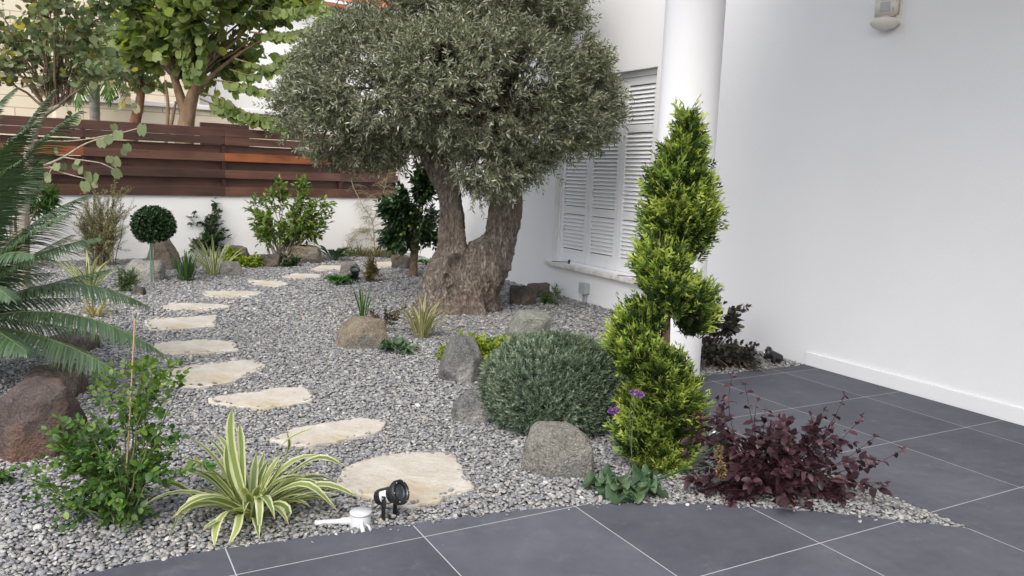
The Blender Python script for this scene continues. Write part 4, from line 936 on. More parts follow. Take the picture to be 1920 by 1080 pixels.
# ---- purple shrub
B = G(1455, 930); B[1] += .03; Yp = B[1]
PE = envpx([(1450, 868, 125, 54), (1375, 880, 70, 46), (1550, 872, 66, 48), (1345, 825, 36, 50), (1480, 815, 78, 34), (1600, 885, 26, 26), (1320, 900, 28, 26), (1420, 915, 85, 24)], Yp, .75)
pu = plant('purple_shrub', 'sprawling shrub of dark purple leaves at the edge of the patio', 'shrub', B, PE, STEMR, LM['purple'], nst=64, ntw=215, twl=(.05, .17), L=.052, Wd=.033, shape='oval', gap=.032,
      r0=.004, r1=.0016, rt=.0011, upb=.35, tmin=.25, lo=.45, sd=311, droop=.12, hang=.12, stiff=.4, curl=.22)
seed(312); ms, ml = MB(), MB()
for (mx, my), (tx, ty), dy in (((1345, 820), (1372, 708), .0), ((1415, 830), (1397, 722), .15), ((1545, 840), (1583, 742), .1), ((1560, 850), (1616, 782), .15), ((1600, 900), (1692, 843), .1), ((1470, 830), (1462, 785), -.05), ((1520, 830), (1522, 780), .0), ((1580, 880), (1640, 868), 0.), ((1340, 930), (1362, 962), -.2), ((1530, 850), (1600, 830), -.1), ((1400, 840), (1420, 752), .05), ((1340, 860), (1318, 800), .05), ((1500, 850), (1545, 770), .0), ((1560, 900), (1660, 905), -.05), ((1440, 850), (1440, 770), .1), ((1570, 880), (1640, 820), .15), ((1380, 860), (1345, 750), -.05), ((1320, 900), (1285, 850), .05), ((1500, 830), (1560, 800), -.1), ((1330, 920), (1300, 890), -.1)):
    t_ = At(tx, ty, Yp+dy); P = bez(B, At(mx, my, Yp+dy*.5), t_, 16); ms.tube(P-B, np.linspace(.0035, .0012, 16), 5); L0 = 16; k0 = 6
    for j in range(k0, 16, 2):
        T = nrm(P[min(j+1, 15)]-P[j-1]); a = RNG.random()*3; sd_ = nrm(np.cross(T, UP+np.array([math.cos(a), math.sin(a), 0])*.8)); s = .060*(1.05-.4*(j-k0)/10)
        for sg in (1, -1): leaves(ml, np.array([P[j]-B]), np.array([sd_*sg+T*.35-UP*.15]), UP[None]+rnd(1, .3), s, s*.62, 'oval', RNG.uniform(.2, .9), .25)
    leaves(ml, np.repeat((P[-1]-B)[None], 4, 0), rnd(4, .6)+nrm(P[-1]-P[-3])*.5, UP+rnd(4, .3), .03, .017, 'oval', RNG.uniform(.5, 1, 4), .2)
ms.build('stems', STEMR, pu); ml.build('foliage', LM['purple'], pu)

# ---- broad leaved rosettes
def rosette(name, label, px, py, n, L, Wd, m, sd, rx=.06, up=(.15, 1.2), group=None, wav=.12, yz=0):
    seed(sd); B = G(px, py); t = empty(name, B); tag(t, label, 'plant', group); mb = MB()
    for k in range(n):
        a = RNG.uniform(0, 6.283); h = np.array([math.cos(a), math.sin(a), 0]); u_ = RNG.uniform(*up); l = L*RNG.uniform(.7, 1.1); w_ = Wd*RNG.uniform(.75, 1.15)
        p = h*RNG.uniform(.2, 1)*rx+UP*.01; d = nrm(h+UP*u_); S = np.array([-h[1], h[0], 0]); nn_ = 9; mm = 5; V = []; uvs = []
        for i in range(nn_):
            s = i/(nn_-1); q = p+d*l*s-UP*(l*.38*s**2.2); 
            ww = w_*(.10+.30*min(1, s*4) if s < .28 else 1.)*(1 if s < .28 else math.sin(math.pi*min(1, (1.02-s)/.80+.18)*.5+.0)**.8 if s > .55 else min(1, .4+(s-.28)*2.6))
            ww = w_*max(.06, (min(1, .16+max(0, s-.15)*2.2))*(1-max(0, s-.62)**2*6.2))
            for j in range(mm):
                x = (j/(mm-1)-.5); V.append(q+S*x*ww+UP*(abs(x)*ww*.55+wav*ww*(abs(x)*2)**2*math.sin(s*13+j*2+k))); uvs.append((j/(mm-1), s))
        i_ = np.arange(nn_-1)[:, None]*mm; j_ = np.arange(mm-1)[None]; Q = np.stack([i_+j_, i_+j_+1, i_+mm+j_+1, i_+mm+j_], -1).reshape(-1, 4); mb.add(np.maximum(np.array(V), [-9, -9, .004]), Q, RNG.uniform(.1, .9))
    mb.build('foliage', LM[m], t); return t
cab = rosette('broad_leaf_plant', 'wavy blue green broad leaf plant with a dry flower stalk at the cypress foot', 1178, 918, 24, .17, .125, 'glauc', 321, .09, (.1, .9), wav=.25)
seed(322); B = G(1178, 918); mb = MB(); P = bez(At(1200, 905, B[1]), At(1270, 900, B[1]-.05), At(1345, 832, B[1]-.1), 10)-B; mb.tube(P, np.linspace(.006, .004, 10), 6); P2 = bez(P[5], P[6]+np.array([.05, 0, -.02]), At(1370, 868, B[1]-.1)-B, 6); mb.tube(P2, np.linspace(.004, .002, 6), 5); mb.build('stem', LM['rosette'], cab)
mb = MB(); q, d, _ = samp([(At(1348, 850, B[1]-.1), np.array([.018, .018, .045])), (At(1352, 885, B[1]-.1), np.array([.022, .02, .05]))], 420, .4); leaves(mb, q-B, d+rnd(420, .5), rnd(420), .012, .008, 'lance', RNG.random(420)); mb.build('flower_head', leafmat('dry_flower', [(0, (.10, .06, .03)), (1, (.34, .24, .11))], .1, .8, .1), cab)
rosette('broad_leaf_plant', 'grey green broad leaf plant in front of the dry sedum and striped plant', 746, 658, 30, .17, .085, 'glauc', 323, .07, (.3, 1.5), wav=.18)
rosette('broad_leaf_plant', 'glossy green broad leaf plant beside the small spotlight and grey brown rock', 634, 532, 26, .22, .12, 'rosette', 324, .08, (.5, 1.8))
rosette('broad_leaf_plant', 'glossy green broad leaf plant near the wall at the foot of the citrus tree', 803, 498, 16, .20, .10, 'rosette', 325, .1, (.6, 1.8))
rosette('agave_plant', 'blue green sword leaved rosette right of the tan boulder by the white wall', 625, 489, 26, .48, .085, 'glauc', 326, .05, (.4, 2.2), wav=.0)

# ---- other strap and grass plants
strap('strap_leaf_plant', 'cream striped upright strap leaf plant with brown tips at the olive trunk foot', 790, 632, 60, (.28, .50), .020, 'strap2', 331, spread=.09, lean=(3, 34), droop=.8, fold=.2)
strap('strap_leaf_plant', 'pale striped strap leaf plant between the grass tuft and small wedge rock', 402, 516, 34, (.45, .74), .026, 'strap', 332, spread=.08, lean=(4, 52), droop=.6, fold=.2)
strap('strap_leaf_plant', 'yellow striped strap leaf plant half hidden behind the palm fronds', 165, 540, 28, (.40, .62), .028, 'strap', 333, spread=.12, lean=(4, 45), droop=.7)
strap('strap_leaf_plant', 'low drooping yellow striped strap leaf plant under the long palm frond', 175, 592, 26, (.20, .36), .022, 'strap2', 334, spread=.08, lean=(15, 70), droop=1.3)
strap('grass_tuft', 'dense dark green grass tuft left of the pale striped strap plant', 349, 527, 120, (.28, .48), .010, 'grass', 335, spread=.10, lean=(2, 24), droop=.35)
strap('grass_tuft', 'sparse long bladed grass tuft behind the slanted tan rock', 679, 603, 22, (.30, .52), .010, 'grass', 336, spread=.05, lean=(4, 34), droop=.5)
seed(337); B = G(690, 482); t = empty('grass_mound', B); tag(t, 'low tawny grass mound at the white wall right of the agave', 'grass'); mb = MB()
for k in range(170): blades(mb, B, 4, (.14, .32), .007, spread=.05, lean=(5, 55), droop=.8, centre=(RNG.uniform(-.45, .5), RNG.uniform(-.1, .3)), seg=6)
mb.build('foliage', LM['tawny'], t)

# ---- small shrubs
def pl(name, label, px, py, env, sm, lm, dk=.9, dy=0., cat='shrub', **kw):
    B = G(px, py); B[1] += dy; return plant(name, label, cat, B, envpx(env, B[1], dk), sm, LM[lm], **kw)
pl('lime_groundcover', 'lime yellow leafy groundcover clump behind the angular grey boulder', 893, 682, [(905, 652, 50, 20), (852, 660, 28, 12), (935, 640, 32, 14), (880, 640, 25, 12), (825, 668, 16, 8)], STEMG, 'lime', nst=40, ntw=260, twl=(.03, .08), L=.045, Wd=.026, gap=.022, r0=.003, r1=.0015, rt=.001, sd=401, spread=.12, tmin=.4)
pl('lime_groundcover', 'lime yellow leafy groundcover clump beside the small wedge rock near the white wall', 455, 499, [(455, 486, 34, 11), (435, 478, 18, 8), (475, 488, 18, 8)], STEMG, 'lime', nst=30, ntw=240, twl=(.04, .09), L=.05, Wd=.032, gap=.026, r0=.003, r1=.0015, rt=.001, sd=402, spread=.15, tmin=.4)
pl('rosemary_shrub', 'small dark rosemary shrub just left of the pale rounded boulder', 236, 546, [(236, 522, 17, 20), (228, 500, 8, 9)], STEMB, 'grass', nst=26, ntw=90, twl=(.06, .12), L=.030, Wd=.006, shape='lance', gap=.009, r0=.003, r1=.0012, rt=.001, sd=403, spread=.06, stemleaf=True)
pl('wiry_shrub', 'tall upright olive green needle leaved shrub against the white wall behind the palm', 190, 498, [(190, 415, 40, 55), (222, 400, 22, 40), (165, 410, 22, 45), (205, 370, 25, 22), (215, 455, 24, 22), (180, 470, 25, 25)], STEMB, 'olive', nst=60, ntw=330, twl=(.12, .30), L=.038, Wd=.009, shape='lance', gap=.014, r0=.006, r1=.0018, rt=.0014, sd=404, spread=.07, upb=.9, stemleaf=True, tmin=.25, droop=0., stiff=.25)
pl('dark_leaf_shrub', 'open shrub of dark oval leaves against the white wall right of ball topiary', 383, 480, [(385, 440, 30, 34), (378, 400, 26, 24), (410, 402, 15, 16), (352, 442, 15, 14), (395, 455, 22, 18), (360, 378, 12, 12)], STEMB, 'dark', nst=34, ntw=210, twl=(.08, .2), L=.08, Wd=.042, gap=.05, r0=.006, r1=.002, rt=.0016, sd=405, stiff=.5, lo=.3)
pl('light_green_shrub', 'multi stemmed bright yellow green shrub in front of the white wall', 527, 490, [(540, 372, 42, 32), (502, 388, 32, 26), (575, 405, 32, 34), (535, 425, 50, 26), (494, 430, 24, 24), (592, 440, 18, 22), (555, 345, 26, 14), (490, 400, 20, 22), (598, 400, 16, 24)], STEMP, 'limeshrub', nst=44, ntw=480, twl=(.08, .20), L=.095, Wd=.040, shape='oval', gap=.055, r0=.013, r1=.004, rt=.0025, sd=406, spread=.09, tmin=.66, upb=.4, stiff=.75, lo=.5)
pl('ivy_plant', 'small dark ivy like plant between dark rock and tan boulder', 540, 500, [(540, 490, 18, 8)], STEMG, 'dark', nst=14, ntw=60, twl=(.04, .1), L=.055, Wd=.045, gap=.035, r0=.003, r1=.0015, rt=.001, sd=407, spread=.1)
pl('bronze_bush', 'small bronze green upright bush right of the little spotlight', 696, 528, [(696, 508, 12, 17), (696, 492, 7, 8)], STEMB, 'tawny', nst=30, ntw=110, twl=(.05, .12), L=.035, Wd=.012, shape='lance', gap=.012, r0=.003, r1=.0012, rt=.001, sd=408, spread=.05, upb=.9, stemleaf=True)
pl('dry_sedum', 'dry brown sedum with rusty seed heads behind the slanted tan rock', 715, 622, [(706, 592, 14, 14), (740, 580, 24, 10), (690, 600, 8, 10)], STEMB, 'brown', nst=14, ntw=70, twl=(.03, .08), L=.022, Wd=.016, gap=.012, r0=.003, r1=.0014, rt=.001, sd=409, cat='plant')
pl('feathery_plant', 'bright feathery green plant beside the brown rocks near the house wall', 1030, 570, [(1027, 560, 17, 9), (1044, 543, 8, 9)], STEMG, 'bright', nst=22, ntw=80, twl=(.04, .09), L=.04, Wd=.009, shape='lance', gap=.013, r0=.002, r1=.001, rt=.0008, sd=410, cat='plant')
pl('dark_bronze_shrub', 'dark bronze leaved shrub behind the column against the house wall', 1338, 668, [(1352, 594, 34, 22), (1334, 636, 24, 28), (1372, 608, 16, 16), (1330, 605, 20, 24)], STEMR, 'darkmix', nst=22, ntw=150, twl=(.05, .13), L=.05, Wd=.030, gap=.03, r0=.004, r1=.0016, rt=.0012, sd=411, stiff=.5, tmin=.6, lo=.3)
pl('dark_groundcover', 'low dark grey green leafy groundcover under the bronze shrub beside the wall spotlight', 1372, 686, [(1345, 668, 35, 14), (1385, 662, 32, 12), (1412, 656, 16, 8)], STEMB, 'darkmix', nst=44, ntw=260, twl=(.04, .09), L=.042, Wd=.026, gap=.022, r0=.003, r1=.0013, rt=.001, sd=412, spread=.2, tmin=.3, cat='groundcover')
pl('whorled_shrub', 'bright green shrub with narrow whorled leaves behind the upper palm fronds', 25, 505, [(25, 335, 45, 30), (65, 385, 34, 26), (0, 375, 40, 30), (90, 372, 18, 12)], STEMB, 'grass', nst=18, ntw=90, twl=(.05, .14), L=.17, Wd=.018, shape='lance', gap=.018, r0=.010, r1=.004, rt=.002, sd=413, upb=.5, tmin=.7, trange=(.2, 1), curl=.35)
# wispy broom
B = G(703, 474); bp = empty('wispy_broom', B); tag(bp, 'wispy sparse broom with drooping thread like twigs against the white wall', 'shrub'); seed(414); mb = MB()
stm = [(703, 474), (701, 440), (699, 415), (680, 385), (662, 350), (655, 320)]; P = np.array([At(x, y, B[1]) for x, y in stm]); mb.tube(P-B, np.linspace(.014, .004, 6), 6)
P2 = np.array([At(x, y, B[1]) for x, y in [(699, 415), (712, 385), (722, 350), (728, 320)]]); mb.tube(P2-B, np.linspace(.009, .003, 4), 6); P3 = np.array([At(x, y, B[1]) for x, y in [(702, 455), (690, 430), (672, 440), (650, 462)]]); mb.tube(P3-B, np.linspace(.007, .002, 4), 5)
ml = MB()
for Q_ in (P, P2, P3):
    for k in range(60):
        f = RNG.random()*(len(Q_)-1.01); i = int(f); q = Q_[i]+(Q_[i+1]-Q_[i])*(f-i); d = nrm(np.array([RNG.normal(0, 1), RNG.normal(0, .6), .45])); l = RNG.uniform(.12, .38)
        c = bez(q, q+d*l*.6, q+d*l-UP*l*.45, 6); mb.tube(c-B, np.linspace(.0022, .0010, 6), 3, cap=False)
        for j in range(14):
            s = RNG.random()*4.9; i2 = int(s); r_ = c[i2]+(c[i2+1]-c[i2])*(s-i2); leaves(ml, np.array([r_-B]), (c[i2+1]-c[i2])[None]*8+rnd(1, .35)-UP*.25, rnd(1), .10, .0035, 'needle', RNG.random())
mb.build('stems', STEMP, bp); ml.build('foliage', LM['wisp'], bp)

# fallen leaves and plant litter on the gravel
LIT = leafmat('dry_litter', [(0, (.09, .05, .03)), (.5, (.22, .14, .085)), (1, (.38, .30, .19))], .1, .8, .1); seed(461); ml = MB()
for (cx_, cy_, sx_, sy_, n) in ((1075, 585, 70, 22, 420), (1000, 560, 70, 14, 220), (850, 600, 110, 12, 420), (330, 520, 60, 14, 320), (735, 482, 30, 8, 260), (200, 560, 70, 25, 300), (1120, 610, 40, 20, 160), (700, 610, 60, 14, 120), (150, 690, 120, 30, 160), (470, 950, 200, 60, 60), (1380, 915, 120, 30, 90), (600, 640, 300, 90, 160)):
    for k in range(n):
        p = G(cx_+RNG.normal(0, sx_), max(480, cy_+RNG.normal(0, sy_)))
        if (p-P0)@e2 > -.03 or inpoly(p[None], [tuple(x) for x in PAT])[0]: continue
        leaves(ml, (p+UP*RNG.uniform(.004, .016))[None], np.array([[RNG.normal(), RNG.normal(), .1*RNG.normal()]]), UP[None]+rnd(1, .3), RNG.uniform(.02, .055), RNG.uniform(.006, .016), 'lance', RNG.random())
o = ml.build('fallen_leaves', LIT); tag(o, 'dry brown fallen leaves scattered over the gravel', 'leaf litter', kind='stuff')

# ---- ball topiary
B = G(285, 528); t = empty('ball_topiary', B); tag(t, 'small tree clipped to a dark green ball on a thin bare stem', 'topiary'); seed(421)
te = envpx([(288, 420, 38, 33), (276, 428, 26, 26), (300, 425, 26, 26)], B[1], 1.); ml, ms = MB(), MB(); cc = te[0][0]
q, d, _ = samp(te, 5200, .72); leaves(ml, q-B, nrm(q-cc)*.7+rnd(len(q), .6), UP+rnd(len(q), .6), RNG.uniform(.028, .045, len(q)), .020, 'oval', np.clip(RNG.normal(.45, .3, len(q)), 0, 1), .1)
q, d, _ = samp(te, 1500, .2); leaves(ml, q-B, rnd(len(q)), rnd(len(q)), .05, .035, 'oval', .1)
P = np.array([At(x, y, B[1]) for x, y in ((288, 528), (287, 490), (288, 450), (288, 425))])-B; ms.tube(P, [.016, .013, .012, .010], 8); ms.build('stem', STEMP, t); ml.build('crown', LM['dark'], t)
mb = MB(); a = At(283, 530, B[1]-.04)-B; b = At(282, 452, B[1]-.04)-B; mb.tube([a-UP*.03, b], [.011, .011], 8); st = mb.build('green_stake', mat('green_coated_stake', (.10, .25, .20), .5)); st.location = B; tag(st, 'thin green plant stake beside the ball topiary stem', 'stake')

# ---- citrus tree
B = G(776, 518); t = pl('citrus_tree', 'small dark leaved citrus tree with green fruit left of the olive trunk', 776, 518, [(762, 385, 44, 40), (802, 372, 34, 44), (765, 430, 44, 30), (790, 338, 30, 18), (742, 400, 26, 36), (800, 430, 20, 26), (735, 450, 16, 14)], STEMB, 'dark', cat='tree', nst=34, ntw=680, twl=(.12, .24), L=.095, Wd=.042, gap=.045, r0=.015, r1=.004, rt=.002, sd=431, tmin=.45, stem='branches', crown='crown',
    starts=[At(777, 455, B[1]), At(775, 448, B[1])], trange=(0, 1), hang=.2, lo=.4)
mb = MB(); P = np.array([At(x, y, B[1]) for x, y in ((775, 524), (775, 500), (777, 470), (778, 440))])-B; mb.tube(P, [.068, .062, .060, .056], 12); mb.build('trunk', STEMB, t)
FRU = mat('green_fruit', (.16, .22, .04), .4, .4)
for (x, y) in ((784, 427), (768, 424), (790, 395), (752, 440), (770, 400)):
    mb = MB(); v, f = ico(2); mb.add(v*.024+(At(x, y, B[1]-.32)-B), f); mb.build('fruit', FRU, t)

# ---- verbena
B = G(1186, 890); B[1] += .0; t = empty('verbena', B); tag(t, 'thin stemmed verbena with two small purple flower heads in front of the cypress', 'flower'); Yv = B[1]-.30; mb = MB()
for a_, b_, c_ in (((1186, 886), (1180, 800), (1194, 742)), ((1184, 850), (1182, 800), (1150, 774)), ((1183, 830), (1178, 790), (1185, 738))):
    mb.tube(bez(At(*a_, Yv+.1), At(*b_, Yv), At(*c_, Yv), 8)-B, np.linspace(.0022, .0012, 8), 4)
mb.build('stems', STEMG, t); VF = leafmat('verbena_flower', [(0, (.12, .03, .20)), (.5, (.25, .08, .42)), (1, (.45, .22, .62))], .3, .6, .2); seed(441)
for (x, y, r_) in ((1190, 736, .020), (1200, 740, .016), (1148, 771, .017), (1156, 768, .012)):
    ml = MB(); q, d, _ = samp([(At(x, y, Yv), np.array([r_, r_, r_*.5]))], 90, .7); leaves(ml, q-B, d+UP*.4+rnd(90, .3), rnd(90), .009, .008, 'oval', RNG.random(90)); ml.build('flower_head', VF, t)

# ---------------------------------------------------------------- trees behind and beside the fence
def ptube(mb, lst, Y, B, n=10, dy=None):
    P = np.array([At(p[0], p[1], Y+(p[3] if len(p) > 3 else 0)) for p in lst]); R = np.array([pxr(p[2], Y) for p in lst]); tt = np.linspace(0, 1, len(P)*4); ts = np.linspace(0, 1, len(P))
    Q_ = np.array([np.interp(tt, ts, P[:, i]) for i in range(3)]).T; 
    for _ in range(3): Q_[1:-1] = (Q_[:-2]+2*Q_[1:-1]+Q_[2:])/4
    mb.tube(Q_-B, np.interp(tt, ts, R), n); return Q_
def hangleaves(ml, Q_, B, gap, L, Wd, t0=0., tint=(.3, .8), drp=.9):
    ln = np.linalg.norm(np.diff(Q_, axis=0), axis=1); s = np.concatenate([[0], np.cumsum(ln)]); m = int(s[-1]*(1-t0)/gap)
    for k in range(m):
        d = s[-1]*(t0+(1-t0)*(k+.5)/m); q = np.array([np.interp(d, s, Q_[:, i]) for i in range(3)]); i = min(np.searchsorted(s, d), len(Q_)-1); T = nrm(Q_[i]-Q_[i-1]); sd_ = nrm(np.cross(T, UP))*(1 if k % 2 else -1)
        leaves(ml, np.array([q-B]), (sd_*.55+T*.3-UP*drp)[None]+rnd(1, .2), (np.array([0, -1., .35])+rnd(1, .5)[0])[None], L*RNG.uniform(.8, 1.15), Wd*RNG.uniform(.8, 1.15), 'round', RNG.uniform(*tint), .05)
# dusty leaved tree in front of the fence
B = G(42, 545); B[1] = 9.6; B[0] = At(42, 500, 9.6)[0]; B[2] = 0; Yt = 9.6
dt = pl('dusty_leaf_tree', 'slim tree with dusty grey green round leaves and fan of bare stems before the fence', 42, 400, [(10, 10, 1, 1)], STEMP, 'dusty', nst=1, ntw=1) if False else None
env = envpx([(60, 55, 65, 60), (140, 40, 65, 55), (205, 60, 45, 50), (30, 110, 50, 45), (200, 120, 45, 28), (110, -40, 140, 45), (130, 110, 60, 40), (-20, 40, 60, 90)], Yt, 1.)
dt = plant('dusty_leaf_tree', 'slim tree with dusty grey green round leaves and fan of bare stems before the fence', 'tree', B, env, STEMB, LM['dusty'], nst=34, ntw=430, twl=(.12, .34), L=.082, Wd=.078, shape='round', gap=.085, r0=.014, r1=.004, rt=.002,
     sd=501, tmin=.4, pair=False, hang=.55, stem='branches', crown='crown', starts=[At(108, 198, Yt), At(100, 202, Yt), At(118, 196, Yt), At(90, 208, Yt), At(130, 196, Yt)], lo=.3, stiff=.6)
seed(502); mb, ml, ms = MB(), MB(), MB(); P = np.array([[B[0], B[1], -.05]]+[At(x, y, Yt) for x, y in ((44, 400), (48, 340), (55, 280), (66, 240), (84, 212), (112, 197))]); mb.tube(P-B, [.07, .062, .058, .052, .046, .040, .022], 12); mb.build('trunk', barkmat('pale_bark', (.20, .17, .13), (.36, .32, .26), (20, 20, 10)), dt)
for lst in ([(52, 325, 3), (85, 310, 2.5), (120, 295, 2), (160, 268, 1.5), (205, 255, 1.2), (262, 240, 1)], [(50, 318, 3), (95, 312, 2.5), (110, 322, 1.6), (140, 330, 1.2), (175, 338, 1)], [(120, 295, 1.6), (150, 300, 1.2), (190, 305, 1), (215, 318, .8)], [(55, 262, 2), (110, 266, 1.4), (160, 262, 1.2), (210, 252, 1)], [(100, 312, 1.5), (92, 325, 1), (88, 338, .8)]):
    ptube(ms, [(a, b, c, -.25) for a, b, c in lst], Yt, B, 5)
ms.build('low_branch', STEMP, dt)
for (x, y, s) in ((136, 226, 10), (148, 228, 10), (268, 242, 13), (212, 238, 8), (222, 252, 11), (190, 266, 11), (208, 262, 10), (236, 276, 9), (232, 284, 8), (104, 281, 8), (214, 302, 12), (206, 298, 8), (213, 325, 12), (108, 312, 9), (118, 312, 8), (152, 318, 9), (142, 312, 8), (165, 330, 12), (183, 334, 11), (158, 348, 12), (92, 330, 8), (88, 336, 7), (176, 346, 7), (148, 304, 7)):
    p = At(x, y-s*.7, Yt-.28)-B; l = pxr(s*1.7, Yt); leaves(ml, p[None], (np.array([RNG.normal(0, .3), RNG.normal(0, .3), -1]))[None], np.array([[RNG.normal(0, .4), -1., .4]]), l, l*.95, 'round', RNG.uniform(.3, .8))
ml.build('foliage', LM['dusty'], dt)
# big round leaved tree
Yt = 14.6; B = At(345, 300, Yt); B[2] = 0
env = envpx([(330, 40, 80, 80), (415, 40, 85, 70), (490, 40, 65, 45), (300, 120, 45, 40), (420, 125, 50, 28), (380, -60, 180, 60), (250, 50, 50, 60), (560, 5, 50, 25), (350, 90, 60, 40), (345, 110, 40, 60)], Yt, .9)
bt = plant('round_leaf_tree', 'big tree with large round bright green leaves rising right behind the fence', 'tree', B, env, STEMB, LM['bauh'], nst=34, ntw=980, twl=(.25, .6), L=.15, Wd=.145, shape='round', gap=.095, r0=.03, r1=.008, rt=.004,
     sd=511, tmin=.4, pair=False, hang=.75, stem='branches', crown='crown', starts=[At(372, 140, Yt), At(332, 150, Yt), At(400, 110, Yt), At(350, 165, Yt)], lo=.3, stiff=.6, trange=(0, .97))
seed(512); mb, ml, ms = MB(), MB(), MB()
for lst in ([(342, 330, 18), (346, 260, 17), (350, 225, 14), (356, 195, 12), (372, 150, 8), (398, 90, 5), (430, 20, 4)], [(350, 225, 11), (344, 200, 10), (336, 175, 8), (322, 130, 6), (310, 60, 4)], [(358, 190, 6), (392, 145, 4), (450, 98, 2.5), (520, 60, 1.5)], [(300, 330, 4), (312, 260, 3.5), (316, 200, 3), (310, 150, 2)], [(300, 300, 3), (322, 232, 3), (330, 190, 2)]): ptube(mb, lst, Yt, B, 12)
mb.build('trunk', barkmat('warm_bark', (.13, .08, .05), (.28, .19, .12), (9, 9, 4), .5), bt)
for lst in ([(400, 150, 3), (440, 158, 2), (490, 168, 1.5), (560, 178, 1)], [(375, 185, 3), (420, 205, 2), (470, 220, 1.5), (545, 238, 1)], [(380, 175, 3), (420, 190, 2), (460, 215, 1.5), (520, 228, 1)], [(440, 110, 3), (500, 125, 2), (530, 110, 1.5), (585, 85, 1)], [(470, 60, 3), (530, 66, 2), (580, 62, 1.5), (620, 50, 1)], [(365, 40, 3), (352, 70, 2), (348, 110, 1.5), (352, 150, 1)], [(330, 30, 3), (338, 60, 2), (342, 100, 1.5), (380, 145, 1)], [(430, 130, 2), (470, 140, 1.5), (500, 130, 1.2), (560, 115, 1)], [(360, 20, 2), (375, 60, 1.5), (385, 100, 1.2), (372, 140, 1)], [(480, 20, 2), (540, 30, 1.5), (590, 25, 1.2), (625, 10, 1)]):
    Q_ = ptube(ms, [(a, b+RNG.normal(0, 4)*(i_ > 0), c*.6, -.5) for i_, (a, b, c) in enumerate(lst)], Yt, B, 5); hangleaves(ml, Q_, B, .06, .155, .15, .1); hangleaves(ml, Q_+rnd(1, .06), B, .07, .15, .14, .2)
ms.build('hanging_branches', STEMB, bt); ml.build('foliage', LM['bauh'], bt)
# third, reddish stemmed tree
Yt = 15.5; B = At(250, 300, Yt); B[2] = 0
rt_ = plant('red_stem_tree', 'smaller reddish trunked tree with yellowing leaves behind the fence left of the big tree', 'tree', B, envpx([(245, 110, 45, 45), (215, 55, 50, 55), (275, 150, 25, 25), (180, 110, 35, 30), (235, 180, 14, 14)], Yt, 1.), STEMB, LM['dusty'], nst=16, ntw=150, twl=(.25, .5), L=.12, Wd=.12, shape='round', gap=.12, r0=.03, r1=.008, rt=.004,
     sd=521, tmin=.4, pair=False, hang=.7, stem='branches', crown='crown', starts=[At(262, 175, Yt), At(266, 150, Yt)], lo=.3, trange=(.2, 1))
mb = MB(); seed(522); ptube(mb, [(243, 330, 10), (250, 240, 10), (262, 195, 8), (267, 150, 6), (255, 90, 4)], Yt, B, 10); mb.build('trunk', barkmat('red_bark', (.16, .07, .04), (.32, .17, .11), (9, 9, 4), .5), rt_)
# feather palm
def palm(label, cx, cyy, tx, ty, Yt, w_, fr, sd, L, lm, th, nm='feather_palm', tint=.5):
    B = At(cx, 330, Yt); B[2] = 0; t = empty(nm, B); tag(t, label, 'palm'); seed(sd); mb = MB(); P = np.array([[B[0], B[1], -.1], At(cx, 220, Yt), At((cx+tx)/2, (ty+220)/2, Yt), At(tx, ty, Yt)])-B; n = 50
    zz = np.linspace(0, 1, n); Q_ = np.array([np.interp(zz, [0, .4, .7, 1], P[:, i]) for i in range(3)]).T; mb.tube(Q_, w_*(1+.06*(np.arange(n) % 3 == 0)), 12); mb.build('trunk', barkmat(nm+'_bark', (.20, .18, .16), (.34, .31, .27), (4, 4, 30)), t); c0 = P[-1]
    for (mx, my), (ex, ey), dy in fr:
        P = bez(c0, At(mx, my, Yt+dy*.6)-B, At(ex, ey, Yt+dy)-B, 20); mr, ml = MB(), MB(); ln = np.linalg.norm(np.diff(P, axis=0), axis=1).sum(); frond(mr, ml, P, int(ln/.035), L, th, hang=.75, V=.1, ang=60, r=.018, tint=tint, jit=.14)
        o = mr.build('frond', STEMG, t); ml.build('leaflets', LM[lm], o)
palm('tall feather palm with grey ringed trunk and drooping fronds behind the fence', 178, 85, 176, 60, 17.5, .10, [((230, 60), (232, 190), 0), ((260, 70), (310, 170), -.5), ((270, 40), (340, 120), .8), ((120, 60), (95, 170), .2), ((60, 50), (10, 140), .4), ((100, 10), (20, 60), 0), ((250, 0), (330, 40), 0), ((200, 80), (205, 190), -.8), ((150, 90), (145, 200), -.8)], 531, .55, 'mid', .026)
palm('yellow green feathery palm crown showing above the left of the olive crown', 640, 60, 640, 70, 19., .09, [((655, 20), (690, 60), 0), ((625, 20), (600, 70), 0), ((640, 5), (650, 70), -.6), ((660, 10), (720, 40), 0), ((620, 5), (590, 40), .3), ((640, 0), (625, 60), .5), ((650, 0), (672, 50), .6)], 532, .5, 'lime', .03, 'bamboo_palm', .35)

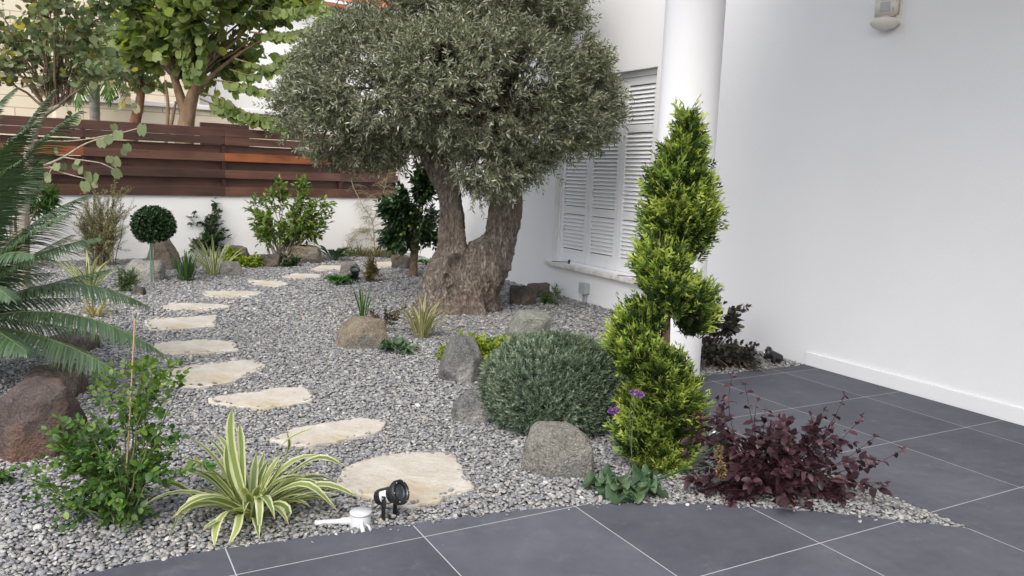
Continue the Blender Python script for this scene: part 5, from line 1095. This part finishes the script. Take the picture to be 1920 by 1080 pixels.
# ---------------------------------------------------------------- garden lights and pipes
def spotlight(label, base, az, tilt, s=1., sticker=False, hz=.105):
    t = empty('garden_spotlight', base, az); tag(t, label, 'spotlight', 'black garden spotlights'); t.scale = (s, s, s)
    M = Matrix.Translation((0, 0, hz)) @ Matrix.Rotation(tilt, 4, 'Y') @ Matrix.Rotation(rad(90), 4, 'Y')     # lathe axis -> local +x
    mb = MB(); mb.lathe([(.001, -.075), (.030, -.074), (.037, -.066), (.039, -.055), (.039, .025), (.043, .035), (.055, .045), (.0575, .050), (.0575, .072), (.054, .075), (.046, .0755), (.043, .066), (.0425, .060)], 36, M)
    body = mb.build('body', BLACK, t)
    mb = MB(); mb.lathe([(.0425, .0605), (.030, .063), (.001, .064)], 28, M); mb.build('lens', GLASS, t)
    mb = MB(); mb.lathe([(.0435, .0757), (.0425, .068)], 32, M); mb.build('lens_ring', STEEL, t)
    for k in range(6):
        a = k*math.pi/3+.3; mb = MB(); mb.lathe([(.0001, .0022), (.0024, .002), (.003, 0)], 8, M @ Matrix.Translation((.0505*math.cos(a), .0505*math.sin(a), .0755))); mb.build('screw', STEEL, t)
    mb = MB(); 
    for sg in (1, -1):
        mb.box(-.012, .010, sg*.0445-.0022, sg*.0445+.0022, -.012, hz+.008, .002)
        mb.tube([(-.001, sg*.040, hz), (-.001, sg*.051, hz)], [.008, .008], 10)
    mb.box(-.012, .010, -.0445, .0445, -.012, -.006, .001); mb.build('bracket', BLACK, t)
    mb = MB(); mb.tube([(-.001, -.0515, hz), (-.001, -.054, hz)], [.0045, .004], 10); mb.build('bolt', STEEL, t)
    mb = MB(); e = Vector((0, 0, -.074)); P = np.array([(M @ Vector((0, 0, z)))[:] for z in (-.072, -.088)]); mb.tube(P, [.010, .008], 10); q = P[-1]; mb.tube([q, q+[-.02, 0, -.01], q+[-.035, .01, -.06], q+[-.03, .02, -.12]], [.0045]*4, 8); mb.build('cable', GPLAS if sticker else BLACK, t)
    if sticker:
        LAB = mat('label_sticker', (.62, .63, .64), .4, .3); n_ = N(LAB); u_ = n_.new('ShaderNodeUVMap'); s_ = n_.new('ShaderNodeSeparateXYZ'); n_.link(u_.outputs[0], s_.inputs[0])
        ln_ = n_.math('GREATER_THAN', n_.math('FRACT', n_.math('MULTIPLY', s_.outputs[1], 9)), .62); nz = n_.math('GREATER_THAN', n_.noise(n_.co('UV', (22, 9, 1)), 1., 2), .5); n_.color(n_.mix(n_.math('MULTIPLY', n_.math('MULTIPLY', ln_, nz), .75), (.62, .63, .64), (.08, .08, .09)))
        V = []; uv = []; na_ = 9
        for i, z in enumerate((-.030, .012)):
            for k in range(na_):
                a = rad(-50+k*100/(na_-1)); v = M @ Vector((.0396*math.sin(a), -.0396*math.cos(a), z)); V.append(v[:]); uv.append((k/(na_-1), i))
        mb = MB(); mb.add(V, [[k, k+1, na_+k+1, na_+k] for k in range(na_-1)], 0, uv); mb.build('sticker', LAB, t)
    return t
spotlight('black garden spotlight with white sticker and steel screws, beside the largest flagstone', G(730, 968), rad(-28), rad(-24), 1., True)
spotlight('small black garden spotlight in front of the grey brown rock near the path end', G(664, 531), rad(-60), rad(-62), 1.25)
spotlight('black garden spotlight on the far gravel tip against the house wall', G(1449, 682), rad(172), rad(-22), 1.05, hz=.07)
spotlight('black garden spotlight hidden among the purple leaves', G(1352, 868), rad(150), rad(-50), 1.0, hz=.12)
# white round junction box with pipes
B = G(676, 982); t = empty('pipe_junction', B, 0); tag(t, 'white round pipe junction box with stub pipes on pebbles beside the patio', 'junction box')
mb = MB(); mb.lathe([(.0475, -.03), (.0475, .046), (.046, .050)], 40); mb.build('body', WPLAS, t)
mb = MB(); mb.lathe([(.0475, .0505), (.0500, .051), (.0500, .058), (.0485, .061), (.001, .0625)], 40); mb.build('lid', WPLAS, t)
mb = MB(); mb.tube([(-.045, .0, .012), (-.088, -.004, .010)], [.0175, .0175], 16); mb.tube([(-.088, -.004, .010), (-.20, -.018, .004)], [.0125, .0125], 16); mb.tube([(-.197, -.0175, .004), (-.204, -.019, .004)], [.0135, .0135], 16); mb.build('side_pipe', WPLAS, t)
mb = MB(); mb.tube([(.012, -.044, .022), (.018, -.062, .016), (.028, -.080, -.004)], [.0115, .0105, .0098], 14); mb.build('front_pipe', WPLAS, t)
mb = MB(); mb.tube([(.034, -.034, .012), (.048, -.046, .008), (.058, -.062, -.004)], [.006, .006, .0058], 12); mb.build('front_pipe', WPLAS, t)
